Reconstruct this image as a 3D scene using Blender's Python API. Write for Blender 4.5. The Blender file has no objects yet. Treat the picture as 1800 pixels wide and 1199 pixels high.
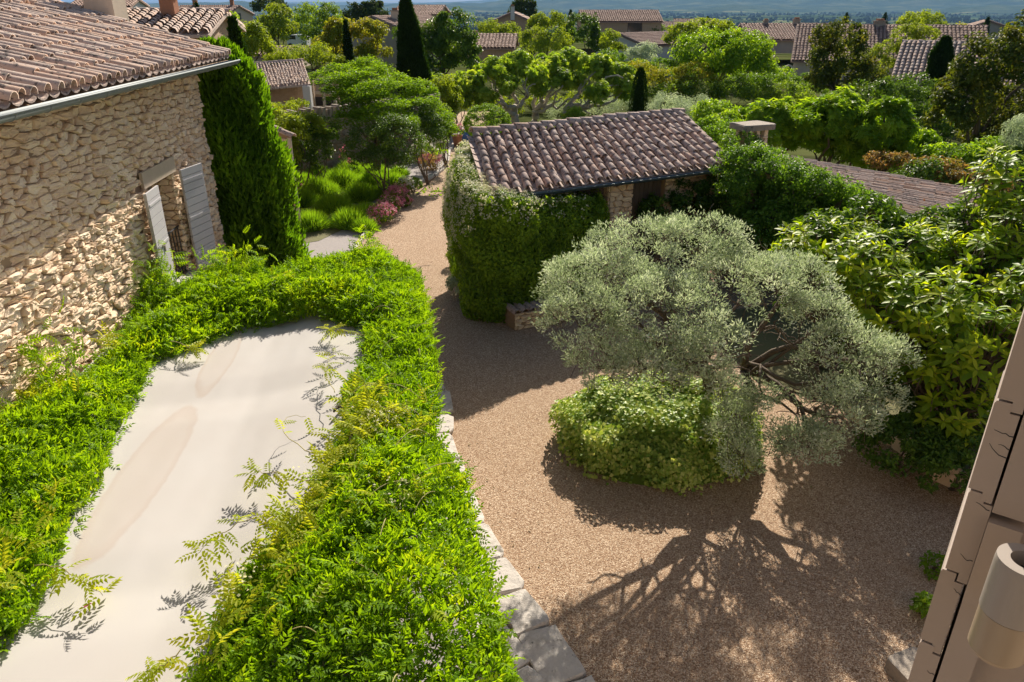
import bpy, math, random
import numpy as np
from mathutils import Vector, Matrix
R = math.radians
rng = np.random.default_rng(7)
random.seed(7)
S = bpy.context.scene
COL = S.collection

# ------------------------------------------------------------------ camera
F_PX, CX, CY = 1294.0, 900.0, 600.0          # focal length in pixels of the 1800 px wide photograph
PITCH = math.atan(588 / 1294.0)
H = 6.0                                       # eye height above the gravel
cd = bpy.data.cameras.new('camera'); cam = bpy.data.objects.new('camera', cd); COL.objects.link(cam)
cam.location = (0, 0, H); cam.rotation_euler = (math.pi / 2 - PITCH, 0, 0)
cd.sensor_width = 36.0; cd.lens = F_PX / 1800 * 36; cd.clip_start = .02; cd.clip_end = 60000
S.camera = cam

# ------------------------------------------------------------------ light
SUN_AZ, SUN_EL = R(11), R(34)
w = bpy.data.worlds.new('World'); S.world = w; w.use_nodes = True
nt = w.node_tree; bg = nt.nodes['Background']
sky = nt.nodes.new('ShaderNodeTexSky'); sky.sky_type = 'NISHITA'; sky.sun_disc = False
sky.sun_elevation = SUN_EL; sky.sun_rotation = SUN_AZ; sky.altitude = 300; sky.air_density = 1.0; sky.dust_density = 3.0; sky.ozone_density = 1.0
nt.links.new(sky.outputs[0], bg.inputs[0]); bg.inputs[1].default_value = .052
sl = bpy.data.lights.new('sun', 'SUN'); sl.energy = 5.0; sl.angle = R(.53); sl.color = (1, .90, .76)
so = bpy.data.objects.new('sun', sl); COL.objects.link(so)
sd = Vector((math.sin(SUN_AZ) * math.cos(SUN_EL), math.cos(SUN_AZ) * math.cos(SUN_EL), math.sin(SUN_EL)))
so.rotation_euler = sd.to_track_quat('Z', 'Y').to_euler(); so.location = (5, 30, 40)
S.view_settings.view_transform = 'Standard'; S.view_settings.look = 'None'
S.view_settings.exposure = 0.82; S.view_settings.gamma = 1.0; S.view_settings.use_curve_mapping = False
S.render.engine = 'CYCLES'
S.cycles.use_denoising = True
S.cycles.max_bounces = 7; S.cycles.diffuse_bounces = 3; S.cycles.glossy_bounces = 2
S.cycles.transmission_bounces = 4; S.cycles.volume_bounces = 0; S.cycles.sample_clamp_indirect = 6

# ------------------------------------------------------------------ measuring helpers
_c, _s = math.cos(PITCH), math.sin(PITCH)
def ray(x, y):
    u, v = (x - CX) / F_PX, (CY - y) / F_PX
    return np.array([u, _c + v * _s, -_s + v * _c])
def P(x, y, z=0.0):                            # the point of a horizontal plane seen at a photo pixel
    d = ray(x, y); t = (z - H) / d[2]; return np.array([d[0] * t, d[1] * t, z])
def PY(x, y, Y):                               # the point at distance Y ahead seen at a photo pixel
    d = ray(x, y); t = Y / d[1]; return np.array([d[0] * t, Y, H + d[2] * t])
def PV(x, y, p0, d0):                          # the point of a vertical plane (through p0 along d0)
    n = np.array([-d0[1], d0[0], 0.0]); d = ray(x, y); o = np.array([0, 0, H])
    t = np.dot(np.array([p0[0], p0[1], 0]) - o, n) / np.dot(d, n); return o + d * t
def proj(p):
    p = np.atleast_2d(p); q = p - np.array([0, 0, H])
    zc = q[:, 1] * _c - q[:, 2] * _s; yc = q[:, 1] * _s + q[:, 2] * _c
    zc = np.where(zc < .05, .05, zc)
    return np.stack([CX + F_PX * q[:, 0] / zc, CY - F_PX * yc / zc], 1)
def px_per_m(p):
    q = np.array(p) - np.array([0, 0, H]); return F_PX / (q[1] * _c - q[2] * _s)
def unit(a):
    a = np.asarray(a, float); n = np.linalg.norm(a, axis=-1, keepdims=True); return a / np.maximum(n, 1e-9)
def inpoly(q, poly):
    x, y = q[:, 0], q[:, 1]; c = np.zeros(len(q), bool); n = len(poly)
    for i in range(n):
        x1, y1 = poly[i]; x2, y2 = poly[(i + 1) % n]
        if y1 == y2: continue
        c ^= ((y1 > y) != (y2 > y)) & (x < (x2 - x1) * (y - y1) / (y2 - y1) + x1)
    return c
def dist_poly(q, poly):
    d = np.full(len(q), 1e9)
    for i in range(len(poly)):
        a, b = np.array(poly[i]), np.array(poly[(i + 1) % len(poly)]); ab = b - a
        t = np.clip(((q - a) @ ab) / max(ab @ ab, 1e-9), 0, 1)
        d = np.minimum(d, np.linalg.norm(q - (a + t[:, None] * ab), axis=1))
    return d
def vnoise(p, seed=0):                         # smooth pseudo noise, about -1..1
    p = np.asarray(p, float); r = np.random.default_rng(seed); out = 0
    for k in range(5):
        a = r.normal(size=p.shape[-1]); out = out + np.sin(p @ a * (1 + .35 * k) + r.uniform(0, 6.28))
    return out / 3.0

# ------------------------------------------------------------------ materials
def ramp_node(t, cols):
    r = t.nodes.new('ShaderNodeValToRGB'); e = r.color_ramp.elements
    while len(e) < len(cols): e.new(.5)
    for i, c in enumerate(cols):
        if len(c) == 4: e[i].position = c[3]
        else: e[i].position = i / max(1, len(cols) - 1)
        e[i].color = (*c[:3], 1)
    return r
def base_mat(name):
    m = bpy.data.materials.new(name); m.use_nodes = True; return m, m.node_tree, m.node_tree.nodes['Principled BSDF']
def pos(t):
    return t.nodes.new('ShaderNodeNewGeometry').outputs['Position']
def noise(t, scale, detail=4, rough=.6, vec=None):
    n = t.nodes.new('ShaderNodeTexNoise'); n.inputs['Scale'].default_value = scale
    n.inputs['Detail'].default_value = detail; n.inputs['Roughness'].default_value = rough
    t.links.new(vec if vec is not None else pos(t), n.inputs['Vector']); return n.outputs['Fac']
def math_node(t, op, a, b):
    n = t.nodes.new('ShaderNodeMath'); n.operation = op
    for i, v in enumerate((a, b)):
        if isinstance(v, (int, float)): n.inputs[i].default_value = v
        else: t.links.new(v, n.inputs[i])
    return n.outputs[0]
def mixc(t, fac, a, b, blend='MIX'):
    n = t.nodes.new('ShaderNodeMix'); n.data_type = 'RGBA'; n.blend_type = blend
    for s, v in ((n.inputs[0], fac), (n.inputs[6], a), (n.inputs[7], b)):
        if isinstance(v, (int, float)): s.default_value = v
        elif isinstance(v, tuple): s.default_value = (*v[:3], 1)
        else: t.links.new(v, s)
    return n.outputs[2]
def thresh(t, val, lo, hi):
    n = t.nodes.new('ShaderNodeMapRange'); n.inputs[1].default_value = lo; n.inputs[2].default_value = hi
    t.links.new(val, n.inputs[0]); return n.outputs[0]
def tint(t):
    n = t.nodes.new('ShaderNodeAttribute'); n.attribute_name = 'tint'; return n.outputs['Fac']
def bump(t, b, h, strength=.5, dist=.02):
    n = t.nodes.new('ShaderNodeBump'); n.inputs['Strength'].default_value = strength; n.inputs['Distance'].default_value = dist
    t.links.new(h, n.inputs['Height']); t.links.new(n.outputs[0], b.inputs['Normal'])
def solid(name, cols, nscale=6, namt=.5, rough=.8, bscale=None, bstr=.4, bdist=.01, spots=None, spec=.3, metal=0):
    m, t, b = base_mat(name)
    f = math_node(t, 'ADD', math_node(t, 'MULTIPLY', tint(t), 1 - namt), math_node(t, 'MULTIPLY', noise(t, nscale, 5), namt))
    r = ramp_node(t, cols); t.links.new(f, r.inputs[0]); c = r.outputs[0]
    for sp in (spots or []):                   # (scale, lo, hi, colour): lichen, stains
        c = mixc(t, thresh(t, noise(t, sp[0], 4, .65), sp[1], sp[2]), c, sp[3])
    t.links.new(c, b.inputs['Base Color']); b.inputs['Roughness'].default_value = rough
    b.inputs['Specular IOR Level'].default_value = spec; b.inputs['Metallic'].default_value = metal
    if bscale: bump(t, b, noise(t, bscale, 6, .7), bstr, bdist)
    return m
LEAF_GAIN = {'leaf_olive': (2.2, 2.25, 2.6), 'leaf_ivy': (1.9, 1.75, 1.5), 'leaf_darkcypress': (1.2, 1.1, .8), 'leaf_jasmine': (2.6, 2.35, 1.1), 'leaf_dark': (1.9, 1.75, 1.1), 'leaf_tree': (1.8, 1.6, 1.0), 'leaf_layered': (1.7, 1.5, .8), 'leaf_lavender': (1.6, 1.5, .8), 'leaf_plane': (1.6, 1.5, 1.0), 'leaf_fig': (1.6, 1.45, .8), 'leaf_light': (1.6, 1.45, .8), 'leaf_loquat': (1.7, 1.5, .7), 'leaf_wisteria': (1.5, 1.36, .55), 'leaf_autumn': (1.1, 1.15, .8), 'leaf_magnolia': (1.15, 1.15, .8), 'leaf_red': (1.1, 1.1, .9), 'leaf_wisteria_young': (1.2, 1.2, .7), 'leaf_creeper': (1.6, 1.5, 1.0), 'leaf_cypress': (1.9, 1.75, .9)}
def leafmat(name, cols, trans=.45, tcol=None, rough=.5, spec=.3):
    g_ = LEAF_GAIN.get(name, (1.45, 1.32, .9)); cols = [tuple(min(.75, v * k) for v, k in zip(c, g_)) for c in cols] if 'petal' not in name else cols
    m, t, b = base_mat(name)
    f = math_node(t, 'ADD', math_node(t, 'MULTIPLY', tint(t), .75), math_node(t, 'MULTIPLY', noise(t, 1.3, 3), .25))
    r = ramp_node(t, cols); t.links.new(f, r.inputs[0])
    t.links.new(r.outputs[0], b.inputs['Base Color']); b.inputs['Roughness'].default_value = rough
    b.inputs['Specular IOR Level'].default_value = spec
    tr = t.nodes.new('ShaderNodeBsdfTranslucent')
    tc = mixc(t, 1.0, r.outputs[0], tcol or (1.9, 1.75, .55), 'MULTIPLY'); t.links.new(tc, tr.inputs[0])
    mx = t.nodes.new('ShaderNodeMixShader'); mx.inputs[0].default_value = trans
    t.links.new(b.outputs[0], mx.inputs[1]); t.links.new(tr.outputs[0], mx.inputs[2])
    t.links.new(mx.outputs[0], t.nodes['Material Output'].inputs[0]); return m

M = {}
def gravel_mat():
    m, t, b = base_mat('gravel')
    v = t.nodes.new('ShaderNodeTexVoronoi'); v.inputs['Scale'].default_value = 92; t.links.new(pos(t), v.inputs['Vector'])
    r = ramp_node(t, [(.15, .08, .042), (.31, .195, .12), (.43, .285, .18), (.56, .41, .28), (.80, .66, .50)])
    sx = t.nodes.new('ShaderNodeSeparateColor'); t.links.new(v.outputs['Color'], sx.inputs[0]); t.links.new(sx.outputs[0], r.inputs[0])
    big = noise(t, .7, 4); c = mixc(t, thresh(t, big, .35, .7), r.outputs[0], (.37, .25, .162))
    c2 = mixc(t, .32, r.outputs[0], c)
    t.links.new(c2, b.inputs['Base Color']); b.inputs['Roughness'].default_value = .9; b.inputs['Specular IOR Level'].default_value = .2
    bump(t, b, math_node(t, 'SUBTRACT', 1.0, v.outputs['Distance']), .9, .012); return m
M['gravel'] = gravel_mat()
M['soil'] = solid('soil', [(.10, .085, .05), (.16, .15, .07), (.14, .17, .06)], .8, .9, .95, 30, .5)
M['lawn'] = solid('garden_ground', [(.07, .10, .03), (.12, .16, .05), (.20, .20, .09)], .25, .9, .95, 8, .5, .05)
M['pale_path'] = solid('pale_path', [(.22, .20, .19), (.32, .29, .28), (.40, .37, .35)], 20, .8, .9, 60, .5)
M['limestone'] = solid('limestone', [(.40, .36, .32), (.56, .52, .47), (.68, .64, .59)], 7, .7, .85, 18, .7, .02, [(9, .60, .68, (.16, .15, .14)), (3, .55, .75, (.34, .30, .25))])
M['stone'] = solid('wall_stone', [(.60, .42, .275), (.80, .605, .425), (.87, .705, .525), (.92, .80, .64)], 9, .45, .9, 26, .8, .02, [(5, .60, .78, (.55, .37, .24))])
M['stone_grey'] = solid('weathered_stone', [(.20, .17, .14), (.34, .29, .24), (.46, .41, .35)], 8, .5, .9, 24, .8, .02, [(7, .58, .66, (.10, .10, .09))])
M['stone_pale'] = solid('dressed_stone', [(.52, .46, .38), (.66, .60, .51)], 9, .8, .85, 40, .4)
M['lintel_stone'] = solid('lintel_stone', [(.42, .335, .25), (.54, .45, .35)], 9, .8, .85, 40, .5)
M['mortar'] = solid('mortar', [(.30, .20, .12), (.42, .29, .185)], 12, .9, .95, 40, .6)
M['tile'] = solid('roof_tile', [(.29, .215, .185), (.44, .34, .29), (.56, .44, .375), (.57, .39, .29), (.48, .385, .335)], 5, .35, .9, 30, .6, .01,
                  [(11, .56, .64, (.13, .11, .10)), (16, .63, .67, (.52, .47, .40)), (2.4, .69, .72, (.55, .20, .05))])
M['tile_dark'] = solid('roof_tile_dark', [(.30, .22, .185), (.46, .345, .30), (.57, .445, .385), (.55, .37, .29), (.50, .40, .35)], 5, .35, .9, 30, .6, .01,
                       [(12, .54, .63, (.17, .13, .11)), (23, .60, .65, (.60, .54, .47)), (2.1, .71, .74, (.55, .19, .06))])
M['tile_far'] = solid('roof_tile_far', [(.24, .155, .125), (.38, .255, .205), (.46, .32, .26)], 3, .4, .9, 12, .5, .02, [(4, .55, .68, (.20, .15, .13))])
M['canopy'] = None
M['shutter_grey'] = solid('shutter_paint', [(.44, .43, .45), (.54, .53, .55)], 8, .6, .6, 60, .1)
M['taupe'] = solid('taupe_paint', [(.33, .27, .23), (.39, .325, .28)], 6, .7, .55, 90, .12, .004)
M['brown_wood'] = solid('brown_door_paint', [(.10, .075, .058), (.15, .115, .09)], 6, .6, .7, 40, .2)
M['zinc'] = solid('zinc', [(.16, .19, .20), (.24, .27, .28)], 5, .8, .6, metal=.15, spec=.3)
M['blue_metal'] = solid('blue_gutter', [(.055, .085, .10), (.09, .125, .145)], 5, .8, .4, metal=.3, spec=.5)
M['dark_metal'] = solid('dark_metal', [(.02, .02, .022), (.035, .035, .04)], 5, .5, .5)
M['hinge_grey'] = solid('hinge_paint', [(.29, .25, .22), (.36, .32, .285)], 9, .5, .45, spec=.5)
M['hinge_beige'] = solid('hinge_beige_paint', [(.32, .24, .165), (.38, .30, .21)], 9, .5, .4, spec=.5)
M['render_white'] = solid('white_render', [(.58, .56, .55), (.68, .66, .64)], 2, .8, .9, 12, .2)
M['render_cream'] = solid('cream_render', [(.52, .43, .34), (.62, .53, .43)], 2, .8, .9, 12, .2, spots=[(1.2, .55, .8, (.40, .32, .25))])
M['render_grey'] = solid('grey_render', [(.32, .28, .25), (.44, .39, .35)], 2, .8, .9, 12, .2)
M['brickwork'] = solid('far_stone_wall', [(.30, .20, .13), (.44, .31, .21), (.52, .39, .28)], 6, .9, .9, 9, .8, .04)
M['brickwork_pale'] = solid('pale_stone_front', [(.24, .19, .14), (.32, .26, .20), (.38, .31, .25)], 6, .9, .9, 9, .8, .04)
M['bark'] = solid('bark', [(.07, .052, .038), (.13, .10, .075), (.19, .155, .12)], 9, .7, .9, 22, .9, .02)
M['bark_pale'] = solid('plane_bark', [(.30, .25, .19), (.46, .41, .33), (.62, .57, .48)], 5, .8, .85, 14, .6, .02)
M['stem_green'] = solid('green_stem', [(.30, .28, .10), (.42, .36, .16)], 9, .6, .7)
M['white_paint'] = solid('white_paint', [(.74, .74, .75), (.80, .80, .80)], 3, .5, .35, spec=.5)
M['rubber'] = solid('tyre_rubber', [(.02, .02, .02), (.03, .03, .03)], 3, .5, .8)
M['terracotta'] = solid('terracotta', [(.36, .15, .08), (.48, .23, .13)], 6, .6, .85)
M['blue_paint'] = solid('blue_glaze', [(.06, .16, .42), (.09, .22, .5)], 6, .5, .3, spec=.5)
M['petal_white'] = leafmat('white_petals', [(.72, .68, .62), (.80, .78, .74)], .35, (1, 1, .9))
M['petal_pink'] = leafmat('pink_petals', [(.46, .13, .22), (.62, .26, .34), (.72, .42, .46)], .35, (1.2, .9, .9))
M['petal_red'] = leafmat('magenta_petals', [(.40, .05, .15), (.58, .14, .26)], .35, (1.2, .8, .9))
M['petal_cream'] = leafmat('cream_petals', [(.70, .66, .42), (.80, .78, .60)], .45, (1.0, 1.0, .8))
def glass_mat():
    m, t, b = base_mat('window_glass'); b.inputs['Base Color'].default_value = (.015, .018, .02, 1)
    b.inputs['Roughness'].default_value = .08; b.inputs['Specular IOR Level'].default_value = .8; return m
M['glass'] = glass_mat()
def water_mat():
    m, t, b = base_mat('pool_water'); b.inputs['Base Color'].default_value = (.25, .42, .50, 1); b.inputs['Roughness'].default_value = .08; return m
M['water'] = water_mat()
L = lambda n, c, tr=.45, tc=None, ro=.45, sp=.4: M.__setitem__(n, leafmat(n, c, tr + .06, tc, ro + .08, sp * .6))
L('leaf_wisteria', [(.055, .13, .012), (.105, .225, .018), (.16, .30, .022), (.30, .38, .035)], .5, (1.7, 1.5, .5))
L('leaf_wisteria_young', [(.20, .27, .02), (.30, .36, .03), (.40, .40, .05)], .5, (1.4, 1.3, .6))
L('leaf_olive', [(.09, .11, .06), (.17, .195, .115), (.27, .29, .195), (.36, .36, .28)], .25, (1.2, 1.3, .8), .5, .45)
L('leaf_ivy', [(.04, .085, .014), (.085, .165, .03), (.19, .27, .065), (.40, .43, .20)], .35, (1.5, 1.5, .6), .4, .5)
L('leaf_jasmine', [(.025, .055, .010), (.05, .10, .014), (.09, .155, .02), (.13, .20, .03)], .35, (1.8, 1.7, .5), .4, .45)
L('leaf_loquat', [(.035, .085, .012), (.08, .165, .018), (.17, .265, .028), (.30, .36, .045)], .42, (1.8, 1.7, .5), .38, .5)
L('leaf_cypress', [(.016, .045, .008), (.035, .085, .012), (.07, .15, .014), (.12, .21, .02)], .3, (1.9, 1.9, .5), .6, .25)
L('leaf_darkcypress', [(.010, .026, .008), (.02, .048, .012), (.038, .078, .016)], .2, (1.6, 1.7, .5), .65, .2)
L('leaf_lavender', [(.07, .15, .018), (.12, .24, .03), (.20, .33, .05)], .4, (1.6, 1.5, .5), .6, .25)
L('leaf_layered', [(.045, .11, .014), (.09, .19, .02), (.15, .27, .03)], .45, (1.8, 1.6, .5), .5, .35)
L('leaf_plane', [(.06, .115, .02), (.12, .21, .03), (.20, .30, .05), (.34, .40, .12)], .42, (1.7, 1.6, .5), .45, .45)
L('leaf_fig', [(.05, .115, .014), (.09, .19, .02), (.15, .27, .03), (.24, .34, .05)], .45, (1.8, 1.6, .5), .42, .45)
L('leaf_magnolia', [(.03, .055, .012), (.06, .095, .018), (.12, .145, .028), (.20, .18, .045)], .34, (1.7, 1.5, .5), .5, .4)
L('leaf_creeper', [(.03, .075, .012), (.06, .135, .018), (.11, .21, .03), (.18, .28, .05)], .4, (1.7, 1.6, .5), .42, .5)
M['leaf_far'] = solid('leaf_far', [(.018, .036, .014), (.035, .06, .02), (.06, .09, .03)], .05, .3, 1.0, spec=0)
L('leaf_red', [(.10, .13, .03), (.20, .19, .06), (.30, .19, .09), (.36, .26, .18)], .42, (1.5, 1.2, .6), .45, .4)
L('leaf_autumn', [(.13, .18, .02), (.21, .25, .03), (.27, .26, .04), (.32, .21, .05)], .45, (1.6, 1.4, .5))
L('leaf_tree', [(.032, .07, .014), (.06, .125, .02), (.11, .195, .03), (.17, .27, .04)], .4, (1.8, 1.6, .5), .5, .35)
L('leaf_light', [(.075, .13, .02), (.14, .22, .03), (.22, .30, .05)], .45, (1.7, 1.5, .5), .5, .35)
L('leaf_dark', [(.016, .04, .010), (.032, .075, .014), (.06, .12, .02), (.11, .18, .03)], .3, (1.8, 1.6, .5), .4, .45)
L('leaf_pine', [(.022, .045, .018), (.045, .075, .028), (.075, .11, .04)], .2, (1.5, 1.5, .6), .6, .2)
L('leaf_topiary', [(.05, .12, .012), (.10, .20, .018), (.17, .28, .025)], .35, (1.7, 1.6, .5), .45, .4)

# ------------------------------------------------------------------ mesh helpers
class MB:
    def __init__(s): s.V = []; s.F = []; s.T = []; s.n = 0
    def add(s, V, F, t=.5):
        V = np.asarray(V, float).reshape(-1, 3)
        for f in (F if isinstance(F, list) and len(F) and isinstance(F[0], np.ndarray) and F[0].ndim == 2 else [np.atleast_2d(np.asarray(F))]):
            s.F.append(np.asarray(f, np.int64) + s.n)
        s.V.append(V); s.T.append(np.broadcast_to(np.asarray(t, float), (len(V),)).copy()); s.n += len(V); return s
    def obox(s, o, ex, ey, ez, t=.5):          # corner o and three edge vectors
        o, ex, ey, ez = (np.asarray(a, float) for a in (o, ex, ey, ez))
        V = [o, o + ex, o + ex + ey, o + ey]; V = V + [v + ez for v in V]
        F = np.array([[0, 3, 2, 1], [4, 5, 6, 7], [0, 1, 5, 4], [1, 2, 6, 5], [2, 3, 7, 6], [3, 0, 4, 7]])
        if np.dot(np.cross(ex, ey), ez) < 0: F = F[:, ::-1]
        return s.add(V, F, t)
    def box(s, c, size, t=.5):
        c, z = np.asarray(c, float), np.asarray(size, float)
        return s.obox(c - z / 2, (z[0], 0, 0), (0, z[1], 0), (0, 0, z[2]), t)
    def tube(s, pts, rad, seg=6, t=.5, cap=True):
        pts = np.asarray(pts, float); n = len(pts); rad = np.broadcast_to(np.asarray(rad, float), (n,))
        d = np.gradient(pts, axis=0); d = unit(d)
        ref = np.array([0, 0, 1.0]) if abs(d[0][2]) < .9 else np.array([1.0, 0, 0])
        a = np.linspace(0, 2 * np.pi, seg, endpoint=False); V = []
        for i in range(n):
            x = unit(np.cross(ref, d[i])); y = np.cross(d[i], x); ref = np.cross(x, d[i]) if False else ref
            V.append(pts[i] + rad[i] * (np.cos(a)[:, None] * x + np.sin(a)[:, None] * y))
        V = np.concatenate(V); F = []
        for i in range(n - 1):
            k = np.arange(seg); k2 = (k + 1) % seg
            F.append(np.stack([i * seg + k, i * seg + k2, (i + 1) * seg + k2, (i + 1) * seg + k], 1))
        F = [np.concatenate(F)]
        if cap: F += [np.arange(seg)[::-1][None], (np.arange(seg) + (n - 1) * seg)[None]]
        return s.add(V, F, t)
    def lathe(s, prof, c, seg=16, t=.5):
        a = np.linspace(0, 2 * np.pi, seg, endpoint=False); V = []
        for r, z in prof: V.append(np.stack([c[0] + r * np.cos(a), c[1] + r * np.sin(a), np.full(seg, c[2] + z)], 1))
        V = np.concatenate(V); F = []
        for i in range(len(prof) - 1):
            k = np.arange(seg); k2 = (k + 1) % seg
            F.append(np.stack([i * seg + k, i * seg + k2, (i + 1) * seg + k2, (i + 1) * seg + k], 1))
        return s.add(V, [np.concatenate(F), np.arange(seg)[::-1][None], (np.arange(seg) + (len(prof) - 1) * seg)[None]], t)
    def mesh(s, name, smooth=False):
        me = bpy.data.meshes.new(name); V = np.concatenate(s.V)
        me.vertices.add(len(V)); me.vertices.foreach_set('co', V.astype(np.float32).ravel())
        lv = np.concatenate([f.ravel() for f in s.F]); lt = np.concatenate([np.full(len(f), f.shape[1]) for f in s.F])
        ls = np.concatenate([[0], np.cumsum(lt)[:-1]])
        me.loops.add(len(lv)); me.loops.foreach_set('vertex_index', lv.astype(np.int32))
        me.polygons.add(len(lt)); me.polygons.foreach_set('loop_start', ls.astype(np.int32))
        me.polygons.foreach_set('use_smooth', np.full(len(lt), bool(smooth)))
        a = me.attributes.new('tint', 'FLOAT', 'POINT'); a.data.foreach_set('value', np.concatenate(s.T).astype(np.float32))
        me.update(calc_edges=True); return me
    def build(s, name, mat, parent=None, smooth=False, **kw):
        me = s.mesh(name, smooth); return link(name, me, mat, parent, **kw)
def link(name, me, mat=None, parent=None, **kw):
    o = bpy.data.objects.new(name, me); COL.objects.link(o)
    if mat is not None and len(me.materials) == 0: me.materials.append(M[mat] if isinstance(mat, str) else mat)
    if parent is not None: o.parent = parent
    return tag(o, **kw)
def tag(o, label=None, cat=None, group=None, kind=None):
    if label: o['label'] = label
    if cat: o['category'] = cat
    if group: o['group'] = group
    if kind: o['kind'] = kind
    return o
def thing(name, label, cat, group=None):
    o = bpy.data.objects.new(name, None); COL.objects.link(o); o.empty_display_size = .2
    return tag(o, label, cat, group)
def seat(root, loc):
    """move an Empty to its thing's base without moving the parts (built in world coordinates)"""
    root.location = loc; mi = Matrix.Translation(-Vector(loc))
    for c in root.children: c.matrix_parent_inverse = mi
def sheet(name, pts, mat, z=None, **kw):
    V = [(p[0], p[1], p[2] if z is None else z) for p in pts]
    a = sum(V[i][0] * V[(i + 1) % len(V)][1] - V[(i + 1) % len(V)][0] * V[i][1] for i in range(len(V)))
    f = np.arange(len(V)); f = f if a > 0 else f[::-1]
    return MB().add(V, [f[None]]).build(name, mat, **kw)

# ---- leaves
T4 = (np.array([[0, 0, 0], [.5, .45, .10], [0, 1, -.05], [-.5, .45, .10]]), [np.array([[0, 1, 2], [0, 2, 3]])])
TL = (np.array([[0, 0, 0], [.34, .25, .05], [0, .33, 0], [-.34, .25, .05], [.5, .55, .06], [0, .62, -.03], [-.5, .55, .06], [.3, .82, 0], [0, 1, -.16], [-.3, .82, 0]]),
      [np.array([[0, 1, 4, 2], [0, 2, 6, 3], [2, 4, 7, 5], [2, 5, 9, 6], [5, 7, 8, 8], [5, 8, 9, 9]])])
TL = (TL[0], [np.array([[0, 1, 4, 2], [0, 2, 6, 3], [2, 4, 7, 5], [2, 5, 9, 6]]), np.array([[5, 7, 8], [5, 8, 9]])])
def lobed():
    r = [(0, .0), (-100, .42), (-62, .30), (-48, .72), (-24, .42), (0, 1.0), (24, .42), (48, .72), (62, .30), (100, .42)]
    V = [[0, 0, 0]] + [[math.sin(R(a)) * q, .12 + math.cos(R(a)) * q, .08 - .22 * q * q] for a, q in r[1:]]
    return np.array(V), [np.array([[0, i, i + 1][::-1] for i in range(1, 9)])]
TF = lobed()
def wist():
    V, Fc = [], []
    def leaflet(b, d, ln, wd):
        b, d = np.array(b), unit(d); sd = unit(np.cross(d, [0, 0, 1])); k = len(V)
        V.extend([b, b + d * ln * .42 + sd * wd + np.array([0, 0, .02]), b + d * ln - np.array([0, 0, .05]), b + d * ln * .42 - sd * wd + np.array([0, 0, .02])])
        Fc.extend([[k, k + 1, k + 2], [k, k + 2, k + 3]])
    for i in range(5):
        y = .16 + .17 * i; z = .10 * math.sin(y * 2.2) - .18 * y * y; ln = .30 - .02 * abs(i - 1.5)
        for s in (-1, 1): leaflet((0, y + .02 * s, z), (s * .9, .55, -.25), ln, .068)
    leaflet((0, .95, -.06), (0, 1, -.3), .30, .07)
    return np.array(V), [np.array(Fc)]
TW = wist()
TB = (np.array([[-.5, 0, 0], [.5, 0, 0], [0, 1, .0]]), [np.array([[0, 1, 2]])])
def put(mb, tpl, p, d, n, size, asp=.5, t=.5):
    """N leaves: position, direction of the midrib, face normal, length, width ratio, tint"""
    TV, TF_ = tpl; N = len(p); d = unit(d); x = unit(np.cross(d, n)); n2 = np.cross(x, d)
    size = np.broadcast_to(np.asarray(size, float), (N,)); asp = np.broadcast_to(np.asarray(asp, float), (N,))
    k = len(TV)
    V = (p[:, None, :] + size[:, None, None] * (TV[None, :, 0, None] * asp[:, None, None] * x[:, None] + TV[None, :, 1, None] * d[:, None] + TV[None, :, 2, None] * n2[:, None]))
    Fs = [(f[None] + (np.arange(N) * k)[:, None, None]).reshape(-1, f.shape[1]) for f in TF_]
    mb.add(V.reshape(-1, 3), Fs, np.repeat(np.broadcast_to(np.asarray(t, float), (N,)), k)); return mb
def rdir(n): return unit(rng.normal(size=(n, 3)))
def crown_pts(blobs, N, clump=.35, hollow=.55, low=-.55):
    """points through the outer part of a set of ellipsoids, gathered in clumps; returns position, outward direction, clump tint"""
    areas = np.array([(r[0] * r[1] + r[1] * r[2] + r[0] * r[2]) for c, r in blobs]); share = areas / areas.sum()
    PP, NN, TT = [], [], []
    for (c, r), sh, ar in zip(blobs, share, areas):
        m = max(6, int(ar * 4.2 / (clump * clump * 3.1) * 1.1)); d = rdir(m * 2); d = d[d[:, 2] > low][:m]; m = len(d)
        rad = rng.uniform(hollow, 1.02, m) ** .6; cc = np.array(c) + d * np.array(r) * rad[:, None]
        cr = clump * rng.uniform(.55, 1.25, m); ct = rng.normal(0, .16, m)
        n = int(N * sh); i = rng.integers(0, m, n); e = rdir(n); q = rng.uniform(0, 1, n) ** .4
        e2 = e.copy(); e2[:, 2] *= .75
        PP.append(cc[i] + e2 * (cr[i] * q)[:, None]); NN.append(unit(.55 * e + .5 * d[i] + np.array([0, 0, .25]))); TT.append(ct[i])
    return np.concatenate(PP), np.concatenate(NN), np.concatenate(TT)
def leaf_cloud(p, n, tt, size, asp, tpl=T4, droop=.2, mb=None, tmean=.45, tvar=.2, up=0.0, lift=.45):
    N = len(p); mb = mb or MB(); d = unit(np.cross(n, rdir(N))) + .45 * n; d[:, 2] += up - droop
    nn = unit(n + .55 * rdir(N) + np.array([0, 0, lift]))
    return put(mb, tpl, p, d, nn, size * rng.uniform(.65, 1.25, N), asp, np.clip(tmean + tt + rng.normal(0, tvar, N), 0, 1))
def limb(a, b, r0, r1, n=6, wob=.08, sag=.0):
    a, b = np.array(a, float), np.array(b, float); t = np.linspace(0, 1, n)[:, None]; ln = np.linalg.norm(b - a)
    A_, B_, C_ = rng.normal(size=(3, 3)) * wob * ln; p = a + (b - a) * t + A_ * np.sin(np.pi * t) * 1.2 + B_ * np.sin(2 * np.pi * t) * .8 + C_ * np.sin(3 * np.pi * t) * .45; p[:, 2] += sag * np.sin(np.pi * t[:, 0]) * ln
    return p, r0 + (r1 - r0) * t[:, 0] ** .8
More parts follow.
